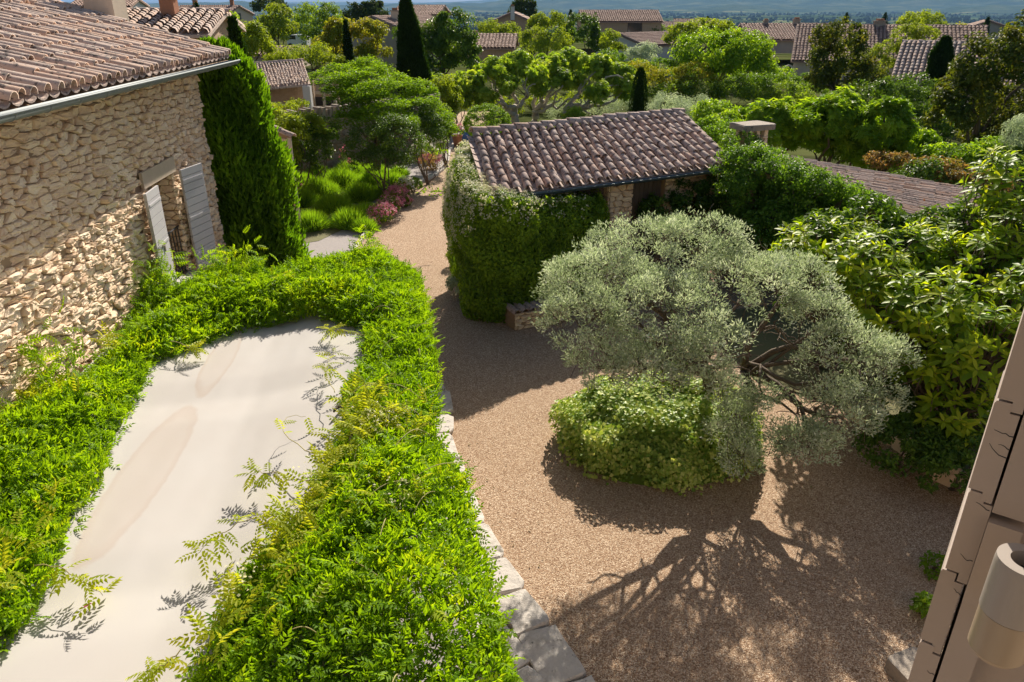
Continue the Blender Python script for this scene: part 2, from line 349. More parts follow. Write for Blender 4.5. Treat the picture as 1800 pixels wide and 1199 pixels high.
def tree(name, label, base, blobs, N, leaf, mat, cat='tree', group=None, trunk_r=.14, fork=None, limbs=6, tpl=T4, asp=.5, clump=.35, bark='bark', droop=.2, tmean=.45, low=-.55):
    t = thing(name, label, cat, group); base = np.array(base, float)
    p, n, tt = crown_pts(blobs, N, clump, low=low); leaf_cloud(p, n, tt, leaf, asp, tpl, droop, tmean=tmean).build('crown', mat, t)
    mb = MB(); cs = np.array([c for c, r in blobs], float); mid = cs.mean(0)
    f = np.array(fork if fork is not None else [base[0] * .6 + mid[0] * .4, base[1] * .6 + mid[1] * .4, base[2] + .45 * (mid[2] - base[2])])
    pp, rr = limb(base, f, trunk_r, trunk_r * .75, 6, .04); mb.tube(pp, rr, 8)
    for k in range(limbs):
        c, r = blobs[k % len(blobs)]; q = np.array(c) + unit(rng.normal(size=3)) * np.array(r) * .6; q[2] = max(q[2], f[2] + .1)
        pp, rr = limb(f, q, trunk_r * .5, trunk_r * .12, 6, .07, .06); mb.tube(pp, rr, 6)
    mb.build('trunk', bark, t, smooth=True); seat(t, base); return t
def tpx(x0, x1, y0, y1, Y, depth=1.0):         # an ellipsoid that fills a box of the photograph at distance Y
    c = PY((x0 + x1) / 2, (y0 + y1) / 2, Y); k = px_per_m(c); rx = (x1 - x0) / 2 / k; rz = (y1 - y0) / 2 / k
    return (c, np.array([rx, rx * depth, rz]))
def ground_at(r):
    r = np.asarray(r, float); a = np.clip((r - 150) / 600, 0, 1); return -46 * (a * a * (3 - 2 * a)) - .02
def tree_px(name, label, boxes, Y, N, leaf, mat, **kw):
    bl = [tpx(*b, Y + (i % 3 - 1) * .4) for i, b in enumerate(boxes)]; c = np.mean([b[0] for b in bl], 0)
    z = min(0., float(np.min([b[0][2] - b[1][2] for b in bl])) - .6) if 'gz' not in kw else kw.pop('gz')
    return tree(name, label, (c[0], c[1], min(float(ground_at(np.hypot(c[0], c[1]))), z if z < 0 else 0)), bl, N, leaf, mat, **kw)
def shrub(name, label, blobs, N, leaf, mat, cat='shrub', group=None, tpl=T4, asp=.55, clump=.2, tmean=.45, droop=.1, flowers=None, base=None, low=-.3, hollow=.7):
    t = thing(name, label, cat, group); p, n, tt = crown_pts(blobs, N, clump, hollow, low=low)
    k = p[:, 2] > 0.01; leaf_cloud(p[k], n[k], tt[k], leaf, asp, tpl, droop, tmean=tmean).build('foliage', mat, t)
    mb = MB(); c0 = np.mean([b[0] for b in blobs], 0); base = np.array(base if base is not None else (c0[0], c0[1], 0.0))
    for c, r in blobs:
        for k in range(3):
            pp, rr = limb(base + rng.normal(size=3) * [.05, .05, 0], np.array(c) + rng.uniform(-.5, .5, 3) * r, .03, .008, 5, .06); mb.tube(pp, rr, 5)
    mb.build('stem', 'bark', t)
    if flowers:
        fm, fn, fs, flow = flowers; p, n, tt = crown_pts(blobs, fn * 2, clump * .8, .9, low=flow); p = p + n * .04; p = p[:fn]; n = n[:fn]; tt = tt[:fn]
        leaf_cloud(p, n, tt, fs, .9, T4, 0).build('blossom', fm, t)
    seat(t, base); return t
def cypress(name, label, base, h, r, N, mat, leaf=.16, prof=None, lean=(0, 0), group=None, tmean=.45, shag=.12):
    t = thing(name, label, 'cypress', group); base = np.array(base, float)
    u = rng.uniform(0, 1, N) ** 1.15; a = rng.uniform(0, 2 * np.pi, N)
    pr = prof or [(0, .72), (.08, .9), (.25, 1.0), (.5, .88), (.75, .6), (.9, .32), (1.0, .03)]
    rr = np.interp(u, [q[0] for q in pr], [q[1] for q in pr]) * r
    s = np.stack([np.cos(a) * 2.2, np.sin(a) * 2.2, u * h * .8], 1); bumpy = vnoise(s * 1.6, 3) * shag + vnoise(s * 4.5, 4) * shag * .6
    rr = rr * (1 + bumpy) * (1 - .28 * rng.uniform(0, 1, N) ** 2)
    p = np.stack([base[0] + rr * np.cos(a) + lean[0] * u, base[1] + rr * np.sin(a) + lean[1] * u, base[2] + u * h], 1)
    out = np.stack([np.cos(a), np.sin(a), np.full(N, .2)], 1)
    d = unit(np.array([0, 0, 1.0]) + .42 * out + .38 * rng.normal(size=(N, 3)))
    mb = put(MB(), T4, p, d, unit(out + .6 * rng.normal(size=(N, 3))), leaf * rng.uniform(.6, 1.3, N), .34, np.clip(tmean + bumpy * 1.4 + rng.normal(0, .18, N), 0, 1))
    k = 12; core = [(np.interp(q, [x[0] for x in pr], [x[1] for x in pr]) * r * .66, q * h * .97) for q in np.linspace(0, 1, 8)]
    cm = MB().lathe(core, base, k, .1); cm.V[-1][:, 0] += lean[0] * (cm.V[-1][:, 2] - base[2]) / h
    mb.add(cm.V[-1], cm.F, .08); mb.build('crown', mat, t)
    MB().tube([base - [0, 0, .05], base + [lean[0] * .3, lean[1] * .3, h * .3]], [r * .14, r * .1], 7).build('trunk', 'bark', t); seat(t, base); return t

# ---- rubble masonry: power diagram of random seeds, every cell a rounded stone
def clip(poly, nx, ny, c):
    out = []; m = len(poly)
    for i in range(m):
        a, b = poly[i], poly[(i + 1) % m]; da = a[0] * nx + a[1] * ny - c; db = b[0] * nx + b[1] * ny - c
        if da <= 0: out.append(a)
        if (da < 0 < db) or (db < 0 < da):
            t = da / (da - db); out.append((a[0] + (b[0] - a[0]) * t, a[1] + (b[1] - a[1]) * t))
    return out
def rubble(parent, o, du, dv, nn, W, Hh, cw, ch, mat, holes=(), keep=300, depth=.05, joint=.009, visible=None, seed=1, rough=.022, stuff_name='small_stones', piece='stone'):
    """o: lower corner, du along, dv up, nn outwards; cw, ch: mean stone width and height"""
    rg = np.random.default_rng(seed); o, du, dv, nn = (np.asarray(a, float) for a in (o, du, dv, nn)); asp = cw / ch
    seeds = []; z = 0.0; row = 0
    while z < Hh:
        hh = ch * rg.uniform(.55, 1.5); x = rg.uniform(-cw, 0)
        while x < W + cw:
            ww = cw * rg.choice([.5, .75, 1.0, 1.3, 1.7], p=[.2, .25, .28, .17, .10]); seeds.append((x + ww / 2, z + hh / 2 + rg.normal(0, ch * .2), (min(ww, 1.5 * cw) * .26) ** 2 + rg.uniform(0, (cw * .18) ** 2))); x += ww
        z += hh
    S_ = np.array(seeds); S_[:, 1] *= asp; cells = {}; g = cw * 1.6
    for i, (x, y, q) in enumerate(S_): cells.setdefault((int(x // g), int(y // g)), []).append(i)
    polys = []
    for i, (x, y, q) in enumerate(S_):
        if not (-.02 <= x <= W + .02): pass
        pl = [(x - 2 * cw, y - 2 * cw), (x + 2 * cw, y - 2 * cw), (x + 2 * cw, y + 2 * cw), (x - 2 * cw, y + 2 * cw)]
        gx, gy = int(x // g), int(y // g)
        for a in (-2, -1, 0, 1, 2):
            for b in (-2, -1, 0, 1, 2):
                for j in cells.get((gx + a, gy + b), ()):
                    if j == i: continue
                    X, Y, Q = S_[j]; dx, dy = X - x, Y - y
                    if dx * dx + dy * dy > 12 * cw * cw: continue
                    pl = clip(pl, dx, dy, (X * X + Y * Y - x * x - y * y - Q + q) / 2)
                    if len(pl) < 3: break
        if len(pl) < 3: continue
        pl = clip(clip(clip(clip(pl, -1, 0, 0), 1, 0, W), 0, -1, 0), 0, 1, Hh * asp)
        if len(pl) < 3: continue
        p = np.array(pl); p[:, 1] /= asp; c = p.mean(0)
        if any(h[0] < c[0] < h[1] and h[2] < c[1] < h[3] for h in holes): continue
        for h in holes:                        # trim cells that reach into an opening
            if c[0] <= h[0] and c[1] > h[2] - .0 and c[1] < h[3]: p[:, 0] = np.minimum(p[:, 0], h[0])
            if c[0] >= h[1] and c[1] > h[2] and c[1] < h[3]: p[:, 0] = np.maximum(p[:, 0], h[1])
        ext = p.max(0) - p.min(0)
        if ext.min() < .02: continue
        polys.append((p, c, ext))
    arr = []
    for p, c, ext in polys:
        w3 = o + du * c[0] + dv * c[1]
        if visible is not None and not visible(w3): continue
        area = ext[0] * ext[1] * px_per_m(w3) ** 2 if w3[1] > .5 else 0
        arr.append((area, p, c, ext))
    arr.sort(key=lambda a: -a[0]); rest = MB(); nrest = 0
    for k, (area, p, c, ext) in enumerate(arr):
        e = p - c; ln = np.linalg.norm(e, axis=1); e = e * (1 - joint / np.maximum(ln, joint * 1.5))[:, None]
        q = []
        for i in range(len(e)):                # cut corners
            a, b = e[i], e[(i + 1) % len(e)]; q += [a * .87 + b * .13, a * .13 + b * .87]
        q = np.array(q); q = q * (1 + rg.normal(0, .035, (len(q), 1))); n = len(q)
        pr = abs(rg.normal(depth * .8, depth * .45)) + .008; tl = rg.normal(0, .16, 2); V = []
        for sc, dp in ((1.0, -.05), (.985, pr * .45), (.88, pr * .95), (.5, pr * 1.02)):
            qq = q * sc; dd = dp + (qq @ tl) * (1 if dp > 0 else 0) + (rg.normal(0, rough * .35, n) if dp > 0 else 0)
            V.append(o + np.outer(c[0] + qq[:, 0], du) + np.outer(c[1] + qq[:, 1], dv) + np.outer(np.maximum(dd, -.05), nn))
        V.append((o + du * c[0] + dv * c[1] + nn * (pr * 1.06))[None]); V = np.concatenate(V); i = np.arange(n); j = (i + 1) % n
        Fq = np.concatenate([np.stack([r * n + i, r * n + j, (r + 1) * n + j, (r + 1) * n + i], 1) for r in range(3)]); Ft = np.stack([3 * n + i, 3 * n + j, np.full(n, 4 * n)], 1)
        if np.dot(np.cross(du, dv), nn) < 0: Fq, Ft = Fq[:, ::-1], Ft[:, ::-1]
        t = rg.uniform(0, 1)
        if k < keep: MB().add(V, [Fq, Ft], t).build(piece, mat, parent)
        else: rest.add(V, [Fq, Ft], t); nrest += 1
    if nrest: rest.build(stuff_name, mat, parent, kind='stuff')

# ---- clay tile roofs over a four-cornered slope
def cover_tile(n=7, th=.08):
    """unit tile: across x -.5...5, up the slope y 0..1, arch z"""
    V = []; a = np.linspace(0, math.pi, n)
    for y, sc in ((0, 1.0), (1.0, .82)):
        for rr in (1.0, 1 - th * 2.2): V += [[-.5 * sc * rr * math.cos(q), y, .52 * sc * rr * math.sin(q)] for q in a]
    V = np.array(V); i = np.arange(n - 1); o0, i0, o1, i1 = 0, n, 2 * n, 3 * n
    F = [np.stack([o0 + i, o0 + i + 1, o1 + i + 1, o1 + i], 1)[:, ::-1], np.stack([i0 + i, i0 + i + 1, i1 + i + 1, i1 + i], 1), np.stack([o0 + i, i0 + i, i0 + i + 1, o0 + i + 1], 1)[:, ::-1]]
    return V, [np.concatenate(F)]
CT = cover_tile()
CTF = (np.array([[-.5 * sc * math.cos(q), y, .52 * sc * math.sin(q)] for y, sc in ((0, 1.0), (1.0, .82)) for q in np.linspace(0, math.pi, 5)]), [np.array([[i + 5, i + 6, i + 1, i] for i in range(4)])])
TILE_MESH = {}
def tile_mesh(mat, k):
    if (mat, k) not in TILE_MESH:
        V, Fc = CT; r = np.random.default_rng(k); V = V.copy(); V[:, 2] *= r.uniform(.9, 1.1); V[:, 0] += V[:, 1] * r.normal(0, .03)
        m = MB().add(V, Fc, (k + .5) / 12).mesh('tile', True); m.materials.append(M[mat]); TILE_MESH[(mat, k)] = m
    return TILE_MESH[(mat, k)]
def tiled(parent, e0, e1, r1, r0, ncol, nrow, mat, keep=300, lift=.0, visible=None, overlap=1.28, wob=.012, channel=True, seed=3, tpl=None, wf_=.70):
    tpl = tpl or CT
    """e0,e1: ends of the eave; r1,r0: ridge above e1 and e0"""
    rg = np.random.default_rng(seed); e0, e1, r1, r0 = (np.asarray(a, float) for a in (e0, e1, r1, r0))
    B = lambda u, v: (e0 * (1 - u) + e1 * u) * (1 - v) + (r0 * (1 - u) + r1 * u) * v
    items = []
    for i in range(ncol):
        cj = rg.normal(0, .06)
        for j in range(nrow):
            u = (i + .5 + cj * .3) / ncol; v = j / nrow; p = B(u, v); up = (B(u, min(1, v + 1 / nrow)) - p); ln = np.linalg.norm(up)
            ac = (B(u + .5 / ncol, v) - B(u - .5 / ncol, v)); wd = np.linalg.norm(ac) * wf_
            if visible is not None and not visible(p): continue
            items.append((-px_per_m(p + up * .5), p, up / ln, ac, wd, ln))
    items.sort(key=lambda a: a[0]); rest = MB(); nr = 0
    for k, (_, p, y, ac, wd, ln) in enumerate(items):
        x = unit(ac - y * np.dot(ac, y)); z = np.cross(x, y); flip = z[2] < 0
        if flip: x, z = -x, -z
        p = p + rg.normal(0, wob, 3) * [1, 1, .5] + z * (lift + .018); ang = rg.normal(0, .025); y2 = unit(y + x * ang - z * (.045 + rg.normal(0, .008))); x2 = unit(np.cross(y2, z)); z2 = np.cross(x2, y2)
        p = p + z * (.05 * ln * overlap)
        if k < keep:
            o = link('tile', tile_mesh(mat, int(rg.integers(0, 12))), None, parent); mm = Matrix.Identity(4)
            for r_ in range(3): mm[r_][0] = x2[r_] * wd; mm[r_][1] = y2[r_] * ln * overlap; mm[r_][2] = z2[r_] * wd; mm[r_][3] = p[r_]
            o.matrix_basis = mm
        else:
            V = p + np.outer(tpl[0][:, 0] * wd, x2) + np.outer(tpl[0][:, 1] * ln * overlap, y2) + np.outer(tpl[0][:, 2] * wd, z2); rest.add(V, tpl[1], rg.uniform(0, 1)); nr += 1
    if nr: rest.build('field_tiles', mat, parent, smooth=True, kind='stuff')
    if channel:
        cb = MB(); q = np.linspace(-.5, .5, 5)
        for i in range(ncol + 1):
            rows = []
            for j in range(nrow + 1):
                for dz in (.0, .02):
                    p = [B(np.clip((i + a * .9) / ncol, -.02, 1.02), j / nrow) for a in q]; p = np.array(p); p[:, 2] += (np.abs(q) * 2) ** 2 * .035 - .03 + (dz if j < nrow else 0) - lift * 0; rows.append(p)
            V = np.concatenate(rows); n = len(q); ii = np.arange(n - 1)
            Fc = np.concatenate([np.stack([a * n + ii, a * n + ii + 1, (a + 1) * n + ii + 1, (a + 1) * n + ii], 1) for a in range(len(rows) - 1)]); cb.add(V, Fc, rg.uniform(0, .5))
        cb.build('channel_tiles', mat, parent, kind='stuff')
def ridge_tiles(parent, a, b, n, wd, mat, name='ridge_tile'):
    a, b = np.asarray(a, float), np.asarray(b, float)
    y = unit(b - a); x = unit(np.cross(y, [0, 0, 1])); z = np.cross(x, y); ln = np.linalg.norm(b - a) / n
    for k in range(n):
        o = link(name, tile_mesh(mat, int(rng.integers(0, 12))), None, parent); p = a + y * ln * k + rng.normal(0, .006, 3) + z * .03; mm = Matrix.Identity(4); yy = unit(y - z * .05)
        for r_ in range(3): mm[r_][0] = x[r_] * wd; mm[r_][1] = yy[r_] * ln * 1.15; mm[r_][2] = z[r_] * wd; mm[r_][3] = p[r_]
        o.matrix_basis = mm
def in_view(margin=60):
    def f(p):
        q = proj(p)[0]; return -margin < q[0] < 1800 + margin and -margin < q[1] < 1199 + margin
    return f

# ================================================================== THE SETTING
def terrain():
    rad = np.concatenate([np.linspace(0, 150, 16), np.linspace(180, 1100, 24), np.linspace(1300, 6000, 26), np.linspace(6200, 10500, 44), np.linspace(11000, 19000, 30)])
    az = np.concatenate([np.linspace(-180, -45, 46)[:-1], np.linspace(-45, 45, 241)[:-1], np.linspace(45, 180, 46)[:-1]]); az = np.radians(az)
    A, Rr = np.meshgrid(az, rad, indexing='ij'); z = ground_at(Rr)
    e = np.exp(-((Rr - 9200) / 1300) ** 2); deg = np.degrees(A)
    ridge = 132 + 58 * np.tanh((deg - 4) / 11) + 16 * np.sin(deg * .23 + 1) + 9 * np.sin(deg * .61) + 6 * np.sin(deg * 1.7 + 2)
    z = z + e * ridge * np.where(np.abs(deg) > 70, .8, 1)
    e3 = np.exp(-((Rr - 6900) / 600) ** 2); z = z + e3 * np.clip(28 + 20 * np.sin(deg * .35 + 2.2) + 10 * np.sin(deg * .9), 0, 60)
    e2 = np.exp(-((Rr - 16500) / 1700) ** 2); z = z + e2 * (120 + 150 * np.exp(-((deg - 4) / 5.5) ** 2) + 90 * np.exp(-((deg - 22) / 9) ** 2))
    z = z + np.where(Rr > 1000, 7 * np.sin(Rr * .004 + A * 9) + 5 * np.sin(Rr * .0017 - A * 17), 0) + np.where(Rr > 6500, 8 * np.sin(A * 160) * np.sin(Rr * .006), 0)
    V = np.stack([Rr * np.sin(A), Rr * np.cos(A), z], -1); na, nr = A.shape
    i, j = np.meshgrid(np.arange(na), np.arange(nr - 1), indexing='ij'); i2 = (i + 1) % na
    Fc = np.stack([i * nr + j, i2 * nr + j, i2 * nr + j + 1, i * nr + j + 1], -1).reshape(-1, 4)
    m, t, b = base_mat('countryside')
    v = t.nodes.new('ShaderNodeTexVoronoi'); v.inputs['Scale'].default_value = .0042
    mp = t.nodes.new('ShaderNodeMapping'); mp.inputs['Scale'].default_value = (.55, 1.5, 0); mp.inputs['Rotation'].default_value = (0, 0, .25); t.links.new(pos(t), mp.inputs[0]); t.links.new(mp.outputs[0], v.inputs['Vector'])
    sx = t.nodes.new('ShaderNodeSeparateColor'); t.links.new(v.outputs['Color'], sx.inputs[0])
    r = ramp_node(t, [(.045, .075, .025), (.06, .095, .03), (.08, .12, .035), (.19, .21, .08), (.30, .26, .13), (.09, .13, .04)]); t.links.new(sx.outputs[0], r.inputs[0])
    wood = thresh(t, noise(t, .0048, 6), .44, .50); c = mixc(t, wood, r.outputs[0], (.028, .050, .020))
    gx = t.nodes.new('ShaderNodeSeparateXYZ'); t.links.new(pos(t), gx.inputs[0])
    ln = t.nodes.new('ShaderNodeVectorMath'); ln.operation = 'LENGTH'; t.links.new(pos(t), ln.inputs[0])
    hill = ramp_node(t, [(.026, .048, .022, .35), (.042, .068, .028, .5), (.11, .125, .055, .68), (.045, .07, .028, .8)]); t.links.new(noise(t, .0035, 6, .65), hill.inputs[0])
    c = mixc(t, thresh(t, ln.outputs['Value'], 6000, 6800), c, hill.outputs[0])
    near = ramp_node(t, [(.04, .055, .018), (.07, .085, .03), (.13, .115, .06)]); t.links.new(noise(t, .12, 5), near.inputs[0])
    c = mixc(t, thresh(t, ln.outputs['Value'], 160, 420), near.outputs[0], c)
    t.links.new(c, b.inputs['Base Color']); b.inputs['Roughness'].default_value = 1.0; b.inputs['Specular IOR Level'].default_value = 0
    bump(t, b, noise(t, .012, 6, .7), 1.0, 9)
    MB().add(V.reshape(-1, 3), Fc).build('terrain', m, smooth=True, kind='structure')
terrain()

# unseen front of the viewing window's house, added to bounce sun onto the shutter
fw = MB(); y_ = -.32
for x0, x1, z0, z1 in ((-4.2, -.62, 0, 8), (.62, 9.5, 0, 8), (-.62, .62, 0, 4.95), (-.62, .62, 6.75, 8)): fw.obox((x0, y_ - .5, z0), (x1 - x0, 0, 0), (0, .5, 0), (0, 0, z1 - z0))
fw.build('unseen_facade', 'brickwork_pale', kind='structure')

# woods and hedgerows far out on the plain: one mass
def far_woods():
    ico = []; ph = (1 + 5 ** .5) / 2
    V0 = unit(np.array([(-1, ph, 0), (1, ph, 0), (-1, -ph, 0), (1, -ph, 0), (0, -1, ph), (0, 1, ph), (0, -1, -ph), (0, 1, -ph), (ph, 0, -1), (ph, 0, 1), (-ph, 0, -1), (-ph, 0, 1)], float))
    F0 = np.array([(0, 11, 5), (0, 5, 1), (0, 1, 7), (0, 7, 10), (0, 10, 11), (1, 5, 9), (5, 11, 4), (11, 10, 2), (10, 7, 6), (7, 1, 8), (3, 9, 4), (3, 4, 2), (3, 2, 6), (3, 6, 8), (3, 8, 9), (4, 9, 5), (2, 4, 11), (6, 2, 10), (8, 6, 7), (9, 8, 1)])
    ed0 = {}; V1 = [tuple(v) for v in V0]; F1 = []
    def mid_(a, b):
        k = (min(a, b), max(a, b))
        if k not in ed0: ed0[k] = len(V1); V1.append(tuple(unit((V0[a] + V0[b]) / 2)))
        return ed0[k]
    for a, b, c in F0:
        x, y, z = mid_(a, b), mid_(b, c), mid_(c, a); F1 += [(a, x, z), (b, y, x), (c, z, y), (x, y, z)]
    V1 = np.array(V1); F1 = np.array(F1)
    mb = MB(); n = 15500
    d = 430 * (7600 / 430) ** rng.uniform(0, 1, n) ** .75; a = R(1) * rng.uniform(-42, 42, n); x, y = d * np.sin(a), d * np.cos(a)
    g = vnoise(np.stack([x * .0042, y * .0080], 1), 5) + .7 * vnoise(np.stack([x * .013, y * .020], 1), 6)
    row = np.abs(np.sin(y * .012 + x * .003)) < .16
    ok = (g > -.02) | (row & (rng.uniform(0, 1, n) < .5)); x, y, d = x[ok], y[ok], d[ok]
    for X, Y, D in zip(x, y, d):
        r = rng.uniform(2.4, 5.2) * (1 + D / 4200); h = r * rng.uniform(.8, 1.25); z = ground_at(D) + h * .5
        if rng.uniform() < .05: r *= .35; h *= 1.9
        VV, FF = (V0, F0) if D > 800 else (V1, F1)
        V = VV * (1 + rng.normal(0, .14, (len(VV), 1))) * [r, r, h] + [X, Y, z]; mb.add(V, FF, rng.uniform(0, 1))
    mb.build('far_woodland', 'leaf_far', kind='stuff', label='hazy woods and hedgerows scattered over the distant plain')
far_woods()

# clear late-morning haze over the plain
hz = MB().box((0, 0, 205), (60000, 60000, 640))
hm = bpy.data.materials.new('haze'); hm.use_nodes = True; hm.node_tree.nodes.clear()
ho = hm.node_tree.nodes.new('ShaderNodeOutputMaterial'); hv = hm.node_tree.nodes.new('ShaderNodeVolumePrincipled')
hv.inputs['Color'].default_value = (.30, .56, 1.0, 1); hv.inputs['Density'].default_value = .00006; hv.inputs['Anisotropy'].default_value = 0.0
hm.node_tree.links.new(hv.outputs[0], ho.inputs['Volume'])
hz.build('haze', hm, kind='stuff', label='thin blue haze in the air over the plain')

# gravel courtyard and lane
cr = [P(-60, 1260), P(1980, 1260), P(1980, 860), P(1730, 850), P(1560, 770), P(1500, 640), P(1300, 520), P(1000, 520), P(880, 520), P(800, 420), P(790, 330), P(800, 285), P(790, 262), P(760, 262), P(705, 292), P(600, 380), P(420, 440), P(200, 480)]
sheet('gravel_court', [(-9, -3), *[(p[0], p[1]) for p in []], (9, -3), (9, 10), (7.5, 13), (6, 18), (0, 18), *[tuple(p[:2]) for p in (P(800, 420), P(790, 330), P(800, 285), P(815, 240), P(790, 240), P(700, 310), P(600, 380))], (-9, 21)] and
      [(-9, -3, 0), (9, -3, 0), (9, 10, 0), (7.5, 13, 0), (6, 18.5, 0), (1, 19.5, 0), (-1.2, 26, 0), (-1.6, 34, 0), (-1.4, 48, 0), (-3.2, 48, 0), (-4.3, 34, 0), (-6, 27, 0), (-9, 22, 0)], 'gravel', z=.0, kind='structure')
def polysheet(name, px, mat, z, **kw): return sheet(name, [P(x, y, z) for x, y in px], mat, **kw)
pp_ = [(480, 470), (622, 446), (640, 418), (662, 388), (690, 352), (716, 333), (738, 322), (762, 312), (778, 300), (787, 285), (790, 268), (800, 250), (812, 236), (822, 224), (806, 222), (780, 243), (760, 262), (735, 285), (700, 292), (640, 300), (560, 300), (480, 320)]
polysheet('paved_border', pp_, 'pale_path', .012, kind='structure')

# edging stones of the lane and limestone kerb beside the pergola
def stone_slab(mb_parent, c, sx, sy, h, ang, mat, z0=0.0, name='stone'):
    n = 12; a = np.linspace(0, 2 * np.pi, n, endpoint=False) + math.pi / 12; se = np.stack([np.sign(np.cos(a)) * np.abs(np.cos(a)) ** .3, np.sign(np.sin(a)) * np.abs(np.sin(a)) ** .3], 1) * [sx / 2, sy / 2] * (1 + rng.normal(0, .06, (n, 1)))
    ca, sa = math.cos(ang), math.sin(ang); q = np.stack([se[:, 0] * ca - se[:, 1] * sa, se[:, 0] * sa + se[:, 1] * ca], 1); V = []
    for sc, z in ((1, -.05), (1, h * .8), (.955, h)): V.append(np.stack([c[0] + q[:, 0] * sc, c[1] + q[:, 1] * sc, z0 + z + rng.normal(0, h * .05, n)], 1))
    V.append(np.array([[c[0], c[1], z0 + h * 1.02]])); V = np.concatenate(V); i = np.arange(n); j = (i + 1) % n
    return MB().add(V, [np.concatenate([np.stack([r * n + i, r * n + j, (r + 1) * n + j, (r + 1) * n + i], 1) for r in range(2)]), np.stack([2 * n + i, 2 * n + j, np.full(n, 3 * n)], 1)], rng.uniform(0, 1)).build(name, mat, mb_parent)
def along(pts, step):
    pts = np.array(pts, float); sg = np.linalg.norm(np.diff(pts, axis=0), axis=1); cs = np.concatenate([[0], np.cumsum(sg)]); out = []; s = 0
    while s < cs[-1]:
        ln = step * rng.uniform(.7, 1.35); m = min(s + ln / 2, cs[-1] - 1e-6); k = min(np.searchsorted(cs, m, 'right') - 1, len(sg) - 1); t = (m - cs[k]) / sg[k]; d = unit(pts[k + 1] - pts[k]); out.append((pts[k] * (1 - t) + pts[k + 1] * t, math.atan2(d[1], d[0]), ln * .97)); s += ln
    return out
ed = thing('lane_edging', 'row of small rough stones edging the lane below the lavender', 'stone edging')
for c, a, ln in along([P(x, y)[:2] for x, y in pp_[1:13]], .26): stone_slab(ed, c, ln, .13, .09, a, 'limestone')
seat(ed, (*P(690, 352)[:2], 0))
kb = thing('stone_kerb', 'pale limestone slab kerb running below the wisteria pergola', 'kerb')
kpts = [P(x, y)[:2] for x, y in ((742, 640), (772, 712), (778, 790), (806, 880), (858, 985), (912, 1075), (968, 1150), (1040, 1260))]
for c, a, ln in along(kpts, .62): stone_slab(kb, c + np.array([-.02, 0]), ln, .46, .07 + rng.uniform(-.012, .012), a + rng.normal(0, .03), 'limestone')
for c, a, ln in along([p + np.array([-.46, -.05]) for p in kpts], .8): stone_slab(kb, c, ln, .42, .065 + rng.uniform(-.012, .012), a + rng.normal(0, .03), 'limestone')
seat(kb, (*kpts[3], 0))
sheet('terrace_floor', [(-6.2, -2, 0), (kpts[-1][0] - .45, -2, 0), *[(p[0] - .5, p[1], 0) for p in kpts[::-1]], (-2.6, 11.5, 0), (-3.0, 13.2, 0), (-5.5, 13.2, 0)], 'pale_path', z=.02, kind='structure')

# ================================================================== HOUSE ON THE LEFT
WA, WK = 4.58, math.tan(R(4)); wd_ = np.array([-math.sin(R(4)), math.cos(R(4)), 0]); wn = np.array([math.cos(R(4)), math.sin(R(4)), 0])
W0 = np.array([-WA, 0, 0]); PW = lambda x, y: PV(x, y, W0, wd_)
def ws(p): return float(np.dot(np.asarray(p) - W0, wd_))           # distance along the wall
S_END = 13.75
hs = thing('stone_house', 'large rubble stone house with clay tile roof filling the left side', 'house')
zl = PW(248, 334)[2]; wl0, wl1 = ws(PW(247, 325)), ws(PW(303, 292)); zs = PW(345, 467)[2]
sh0, sh1 = ws(PW(237, 352)), ws(PW(264, 336)); o0, o1 = sh1 - .02, wl1 - .06       # opening along the wall
wall = MB(); bk = -.03
def wq(s0, s1, z0, z1, dep=.5):
    a = W0 + wd_ * s0 + wn * bk; wall.obox((a[0], a[1], z0), wd_ * (s1 - s0), (0, 0, z1 - z0), -wn * dep)
wq(-3, o0, 0, 5.22); wq(o1, S_END, 0, 5.22); wq(o0, o1, 0, zs); wq(o0, o1, zl, 5.22)
wl = wall.build('wall', 'mortar', hs)
hole = (o0 - .0, o1 + .0, zs - 1.2, zl - 1.2); linh = (wl0 - .01, wl1 + .01, zl - 1.2 - .01, zl - 1.2 + .25)
rubble(wl, W0 + wd_ * 2.5 + np.array([0, 0, 1.2]) + wn * bk, wd_, np.array([0, 0, 1.0]), wn, S_END - 2.5, 3.98, .225, .086, 'stone', holes=[(hole[0] - 2.5, hole[1] - 2.5, hole[2], hole[3]), (linh[0] - 2.5, linh[1] - 2.5, linh[2], linh[3])], keep=300, visible=in_view(40), seed=5, depth=.034)
# lintel, reveals, frame, panes, rail
wi = MB(); a = W0 + wd_ * wl0; wi.obox((a[0] , a[1], zl), wd_ * (wl1 - wl0), (0, 0, .23), wn * .045)
win = MB(); a = W0 + wd_ * o0 - wn * .42
win.obox((a[0], a[1], zs), wd_ * .06, (0, 0, zl - zs), wn * .06); b_ = W0 + wd_ * (o1 - .06) - wn * .42
win.obox((b_[0], b_[1], zs), wd_ * .06, (0, 0, zl - zs), wn * .06); mid = W0 + wd_ * ((o0 + o1) / 2 - .04) - wn * .42
win.obox((mid[0], mid[1], zs + .06), wd_ * .08, (0, 0, zl - zs - .12), wn * .07); win.obox((a[0], a[1], zl - .06), wd_ * (o1 - o0), (0, 0, .055), wn * .058); win.obox((a[0], a[1], zs), wd_ * (o1 - o0), (0, 0, .07), wn * .058)
for q in (.33, .66): win.obox((a[0], a[1], zs + (zl - zs) * q), wd_ * (o1 - o0), (0, 0, .03), wn * .05)
wf = win.build('window', 'taupe', hs); wi.build('lintel', 'lintel_stone', wf)
MB().obox(W0 + wd_ * o0 - wn * .44 + np.array([0, 0, zs]), wd_ * (o1 - o0), (0, 0, zl - zs), wn * .03).build('pane', 'glass', wf)
